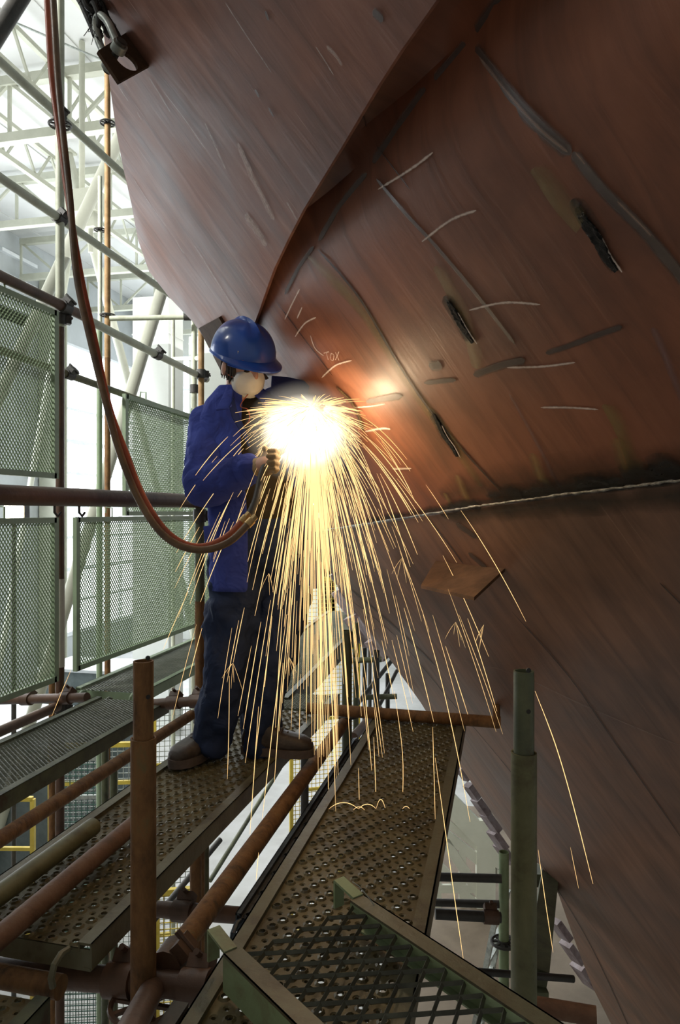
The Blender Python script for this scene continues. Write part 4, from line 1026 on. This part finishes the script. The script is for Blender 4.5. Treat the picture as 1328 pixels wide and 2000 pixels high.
# collar leaves and lapels
def leaf(pts, nm, par, mat=jacket_blue):
    W_ = [P(*p) for p in pts]; mb = MB(); mb.add(W_, [tuple(range(len(W_)))]); o = mb.build(nm, mat, par)
    modify(o, ('SOLIDIFY', dict(thickness=.008)), ('BEVEL', dict(width=.003, segments=2))); return o
leaf([(443, 752, 2.90), (437, 768, 2.86), (421, 800, 2.80), (447, 797, 2.79), (452, 791, 2.80), (455, 762, 2.87)], 'collar', jk)
leaf([(447, 795, 2.80), (456, 775, 2.84), (462, 800, 2.82), (483, 850, 2.80), (489, 880, 2.80), (472, 850, 2.805), (452, 815, 2.80)], 'lapel', jk, jacket_dark)
leaf([(530, 736, 2.96), (560, 738, 2.98), (604, 748, 3.0), (600, 775, 2.96), (560, 790, 2.9), (528, 770, 2.9)], 'collar', jk, jacket_dark)
# pocket flap on the hem
leaf([(398, 1028, 2.87), (424, 1024, 2.855), (426, 1062, 2.853), (402, 1068, 2.865)], 'pocket', jk)
# gloves with five fingers
def glove(wr, hd, grip, thumb_side, par):
    d = (hd-wr).normalized(); g = grip.normalized(); n = d.cross(g).normalized(); g = n.cross(d)   # g: across the palm towards index, n: palm normal
    mb = MB(); palm = hd
    mb.ell(palm, (g, d, n), (.044, .048, .022), 18, 12); capchain(mb, [(wr-d*.01, .042), (wr+d*.03, .034), (palm, .03)], 4, 14)
    for k, (o_, ln_) in enumerate(((.032, 1.0), (.011, 1.1), (-.011, 1.03), (-.031, .85))):
        b0 = palm+d*.036+g*o_; L1, L2, L3 = .036*ln_, .026*ln_, .02*ln_
        a1, a2, a3 = .55+.06*k, 1.5, 2.4; q = b0; pts = [(q, .0105)]
        for L_, a_, r_ in ((L1, a1, .0105), (L2, a2, .0098), (L3, a3, .009)): q = q+(d*math.cos(a_)+n*math.sin(a_))*L_; pts.append((q, r_))
        capchain(mb, pts, 3, 10)
    t0 = palm+g*.036*thumb_side-d*.01; t1 = t0+g*.02*thumb_side+d*.022+n*.018; t2 = t1+d*.014+n*.026-g*.008*thumb_side
    capchain(mb, [(t0, .014), (t1, .012), (t2, .0105)], 4, 10)
    o = mb.build('glove', glove_tan, par); modify(o, ('REMESH', dict(mode='VOXEL', voxel_size=.0035)), ('SMOOTH', dict(factor=.5, iterations=3)))
    m = MB().tube(wr-d*.045, wr+d*.01, .052, 18, True, .042, .005); m.build('glove_cuff', glove_tan, o)
glove(wrL, hdL, UP*.9+RT*.2, 1, H); glove(wrR, hdR, RT*.6-FW*.7+UP*.2, 1, H)
# boots
def boot(heel, toe, par, ank):
    heel, toe = V(heel), V(toe); heel.z = toe.z = 0; d = (toe-heel).normalized(); w = d.cross(UP); L_ = .285
    def sec(t, hw, z0, z1, n=16, k=1.0):
        c = heel+d*(t*L_); pts = []
        for i in range(n):
            a = 2*math.pi*i/n; x = math.cos(a); y = math.sin(a)
            x = math.copysign(abs(x)**.7, x); y = math.copysign(abs(y)**.8, y)
            pts.append(c+w*hw*x+UP*((z0+z1)/2+(z1-z0)/2*y))
        return pts
    bt = thing('x', '', '', (0, 0, 0)) if False else None
    up = MB(); up.loft([sec(-.03, .024, .03, .085), sec(.02, .036, .022, .125), sec(.14, .041, .02, .150), sec(.3, .043, .02, .150), sec(.42, .045, .02, .125), sec(.58, .051, .02, .098), sec(.74, .054, .02, .088), (sec(.88, .05, .02, .08)), sec(.97, .036, .022, .066), sec(1.01, .016, .028, .05)], True, True)
    up.tube(heel+d*.055+UP*.1, ank+UP*.03, .046, 18, False, .052)
    o = up.build('boot', boot_mat, par); modify(o, ('REMESH', dict(mode='VOXEL', voxel_size=.005)), ('SMOOTH', dict(factor=.5, iterations=3)))
    so = MB(); so.loft([[heel+d*(t*L_)+w*hw*s+UP*z for (t, hw, s) in ((-.04, .02, -1), (.05, .038, -1), (.25, .042, -1), (.45, .042, -1), (.65, .055, -1), (.85, .054, -1), (.97, .038, -1), (1.03, .016, -1), (1.03, .016, 1), (.97, .038, 1), (.85, .054, 1), (.65, .055, 1), (.45, .042, 1), (.25, .042, 1), (.05, .038, 1), (-.04, .02, 1))] for z in (.001, .034)], True, True)
    so.build('sole', sole_mat, o)
    la = MB()
    for k in range(4):
        t = .40+.075*k; z = .135-.014*k; la.path([heel+d*(t*L_)-w*.03+UP*(z-.012), heel+d*((t+.02)*L_)+UP*(z+.003), heel+d*(t*L_)+w*.03+UP*(z-.012)], .0028, 6)
    la.build('laces', sole_mat, o)
hl = PZ(434, 1462, 0); tl = PZ(370, 1488, 0); boot(hl, tl, H, ankL)
hr2 = PZ(478, 1470, 0); tr2 = PZ(560, 1474, 0); boot(hr2, tr2, H, ankR)
# torch, held in both gloves
tch = thing('gouging_torch', 'gouging torch gripped in tan gloves, hidden at its tip by the sparks', 'torch', hdL)
g0 = hdL+V((0, 0, -.0)); g1 = hdR+(tip-hdR)*.2
MB().path(smooth_pts([P(484, 1012, 2.57), P(500, 975, 2.6), hdL+FW*-.02, hdL.lerp(hdR, .5)-FW*.01, hdR, tip-(tip-hdR)*.3], 6), .013, 12).build('handle', dark_tube, tch)
MB().tube(hdR, tip-(tip-hdR).normalized()*.02, .009, 12).build('nozzle', brass, tch)

# ------------------------------------------------------------------ sparks
spk, nt, b, out = newmat('spark_glow'); nt.nodes.remove(b)
at = N(nt, 'ShaderNodeAttribute', attribute_name='heat'); r = ramp(nt, at.outputs['Fac'], [(0, (1, .62, .25)), (.4, (1, .78, .46)), (1, (1, .93, .78))])
mp_ = N(nt, 'ShaderNodeMath', operation='MULTIPLY_ADD'); mp_.inputs[1].default_value = 9.0; mp_.inputs[2].default_value = 1.5; nt.links.new(at.outputs['Fac'], mp_.inputs[0])
e = N(nt, 'ShaderNodeEmission'); nt.links.new(r.outputs[0], e.inputs[0]); nt.links.new(mp_.outputs[0], e.inputs[1]); nt.links.new(e.outputs[0], out.inputs[0])
spk.cycles.emission_sampling = 'NONE'
mb = MB(); heat = []
RS = random.Random(11)
def streak(pts, r, h0, h1):
    n0 = len(mb.v); m = len(pts); rr = [r*min(1, .35+2.5*i/m, .35+3.0*(m-1-i)/m) for i in range(m)]
    mb.path(pts, rr, 4)
    for i in range(m): heat.extend([h0+(h1-h0)*i/(m-1)]*4)
org = tip+HOUT*.03
def traj(o, v, t): return o+v*t+V((0, 0, -9.8))*(t*t/2)
cnt = 0
while cnt < 1050:
    az = RS.uniform(0, 2*math.pi); h = abs(RS.gauss(0, 1.0)); h = min(h, 2.1)
    v = RT*(h*math.cos(az))*.95 + FW*(h*math.sin(az)*.45-.12) + UP*RS.uniform(-2.9, .35)
    if abs(h*math.cos(az)) > 1.1: v.z = RS.uniform(-1.8, .5)
    v = v + RT*.12
    T = RS.uniform(0, 1)**1.35*.50; dt = RS.uniform(.035, .13)
    if RS.random() < .45: T *= .3
    pts = [traj(org, v, T+dt*k/9) for k in range(10)]
    q = pts[-1]
    if q.z < .02 or (q-HA).dot(HOUT) < .01: continue
    dist = (pts[0]-org).length; hh = max(0.06, 1-dist/1.0)
    streak(pts, RS.uniform(.0006, .0013)*(1.15 if dist < .4 else 1), hh, max(.04, hh-.22)); cnt += 1
for k in range(1300):     # short bright burst around the cut
    v = V((RS.gauss(0, 1), RS.gauss(0, 1), RS.gauss(-.35, .8))).normalized()*RS.uniform(.6, 3.2); v = v-HN*.3
    if v.z > .6: v.z *= .35
    T = RS.uniform(0, .03); pts = [traj(org, v, T+RS.uniform(.9, 1.1)*.012*j) for j in range(6)]
    if min((q-HA).dot(HOUT) for q in pts) < .01: continue
    streak(pts, RS.uniform(.0008, .0016), 1, .75)
# forked bursts where a spark splits
for (px, py, d) in ((564, 1283, 2.75), (785, 1090, 2.7), (945, 1220, 2.5), (890, 1215, 2.55), (525, 1120, 2.7), (455, 1295, 2.75)):
    o = P(px, py, d)
    for k in range(5): v = (RT*RS.uniform(-.7, .7)+UP*RS.uniform(-1.6, -.2)+FW*RS.uniform(-.3, .3)); streak([traj(o, v*.9, .009*j) for j in range(8)], .0004, .2, .05)
# long single streaks in front
for pts, r in (([(1045, 1350, 1.62), (1085, 1455, 1.62), (1120, 1575, 1.62), (1158, 1726, 1.62)], .0011), ([(850, 1480, 2.3), (872, 1640, 2.25), (890, 1770, 2.2), (905, 1875, 2.15)], .0012),
               ([(1051, 1660, 1.6), (1065, 1760, 1.6), (1080, 1860, 1.6)], .0008), ([(826, 1200, 2.5), (862, 1330, 2.45), (893, 1470, 2.4), (918, 1605, 2.4)], .0012), ([(1114, 1655, 1.62), (1130, 1735, 1.6)], .0005),
               ([(500, 1720, 1.9), (505, 1665, 1.95)], .0009), ([(730, 1440, 2.7), (735, 1575, 2.6)], .0011), ([(770, 1350, 2.8), (786, 1470, 2.7), (786, 1578, 2.6)], .0010), ([(640, 1440, 2.7), (642, 1572, 2.6)], .0010), ([(700, 1500, 2.6), (702, 1575, 2.55)], .0009),
               ([(448, 1320, 2.7), (447, 1420, 2.7), (444, 1522, 2.65)], .0009), ([(845, 1420, 2.3), (850, 1600, 2.2)], .0010), ([(560, 1200, 2.6), (535, 1400, 2.5), (512, 1600, 2.4)], .0012), ([(505, 1380, 2.5), (488, 1630, 2.4)], .0011)):
    streak([q for q in smooth_pts([P(*p) for p in pts], 5)], r, .35, .28)
for (x0, x1, y, hgt) in ((642, 700, 1580, 12), (700, 735, 1580, 9), (735, 752, 1578, 16), (786, 800, 1580, 5), (690, 712, 1582, 6)):
    a, b = PZ(x0, y, .008), PZ(x1, y, .008); streak([a.lerp(b, k/8)+UP*(4*(k/8)*(1-k/8))*hgt*.0018 for k in range(9)], .0011, .5, .4)
so = mb.build('spark_shower', spk, None, False)
tag(so, 'dense shower of glowing orange sparks falling from the torch', 'sparks', kind='stuff')
a_ = so.data.attributes.new('heat', 'FLOAT', 'POINT'); a_.data.foreach_set('value', heat)
# white-hot plume at the cut: glowing gas
pm, nt, b, out = newmat('hot_plume'); nt.nodes.remove(b)
tc = N(nt, 'ShaderNodeTexCoord'); ln = N(nt, 'ShaderNodeVectorMath', operation='LENGTH'); nt.links.new(tc.outputs['Object'], ln.inputs[0])
rp = ramp(nt, ln.outputs['Value'], [(0, (1, 1, 1)), (.3, (.7, .7, .7)), (.5, (.2, .2, .2)), (.72, (.022, .022, .022)), (.98, (0, 0, 0))])
pw = N(nt, 'ShaderNodeMath', operation='MULTIPLY'); pw.inputs[1].default_value = 75.0; nt.links.new(rp.outputs[0], pw.inputs[0])
ev = N(nt, 'ShaderNodeEmission'); ev.inputs[0].default_value = (1, .90, .72, 1); nt.links.new(pw.outputs[0], ev.inputs[1]); nt.links.new(ev.outputs[0], out.inputs['Volume'])
pl = MB().ell((0, 0, 0), (V((1, 0, 0)), V((0, 1, 0)), UP), (1, 1, 1), 24, 14).build('arc_plume', pm, origin=(0, 0, 0))
pl.location = org+HOUT*.04-UP*.07-FW*.05; pl.scale = (.23, .13, .20); pl.rotation_euler = (0, 0, .22)
tag(pl, 'white hot glare of molten metal at the torch tip', 'torch glare', kind='stuff')

# ------------------------------------------------------------------ light
def area(name, loc, target, sx, sy, energy, c):
    l = bpy.data.lights.new(name, 'AREA'); l.shape = 'RECTANGLE'; l.size = sx; l.size_y = sy; l.energy = energy; l.color = c
    o = bpy.data.objects.new(name, l); col.objects.link(o); o.location = loc; o.rotation_euler = (V(target)-V(loc)).to_track_quat('-Z', 'Y').to_euler(); return o
def point(name, loc, e, c, r):
    l = bpy.data.lights.new(name, 'POINT'); l.energy = e; l.color = c; l.shadow_soft_size = r
    o = bpy.data.objects.new(name, l); col.objects.link(o); o.location = loc; return o
MIDOFF[0] = True
point('arc_light', hp(694, 790)+HOUT*.15, 30, (1, .74, .45), .045)
for i, (y, e_) in enumerate(((11.3, 500), (18.1, 700))): area('window_daylight', (LW+.35, y, 2.5), (0, y, 1.5), 6, 8, e_, (.92, .96, 1))
area('roof_fill', (-7.5, 14, 5.5), (-7.5, 14, 10), 8, 22, 620, (1, 1, .97))  # unseen fill added to brighten the roof from below
area('scaffold_fill', (-8.5, -1.0, 7.5), (-3.2, 6.5, 3.4), 1.2, 1.2, 260, (1, 1, .95)).data.spread = math.radians(60)  # fill added out of view to lift the upper left posts and rails
area('floor_fill', (-9, 14, 8.8), (-9, 14, 0), 7, 20, 900, (1, 1, .96)).data.spread = math.radians(110)  # unseen overhead area light added to brighten the hall floor
w = bpy.data.worlds.new('world'); S.world = w; w.use_nodes = True
bg = w.node_tree.nodes['Background']; bg.inputs[0].default_value = (1, .92, .78, 1); bg.inputs[1].default_value = .22

cam = bpy.data.cameras.new('camera'); co = bpy.data.objects.new('camera', cam); col.objects.link(co); S.camera = co
co.location = CAM; co.rotation_euler = (math.pi/2, 0, math.atan2(.2198, .9755))
cam.sensor_fit = 'VERTICAL'; cam.sensor_height = 36; cam.lens = FPX*36/2000; cam.clip_start = .05; cam.clip_end = 200
S.view_settings.view_transform = 'Standard'; S.view_settings.look = 'None'; S.view_settings.gamma = 1; S.view_settings.use_curve_mapping = False
S.view_settings.exposure = 0.22
S.cycles.use_denoising = True; S.cycles.max_bounces = 6; S.cycles.transparent_max_bounces = 12; S.cycles.sample_clamp_indirect = 4; S.cycles.volume_step_rate = 1
for o in list(bpy.data.objects):
    if '_o' in o: del o['_o']
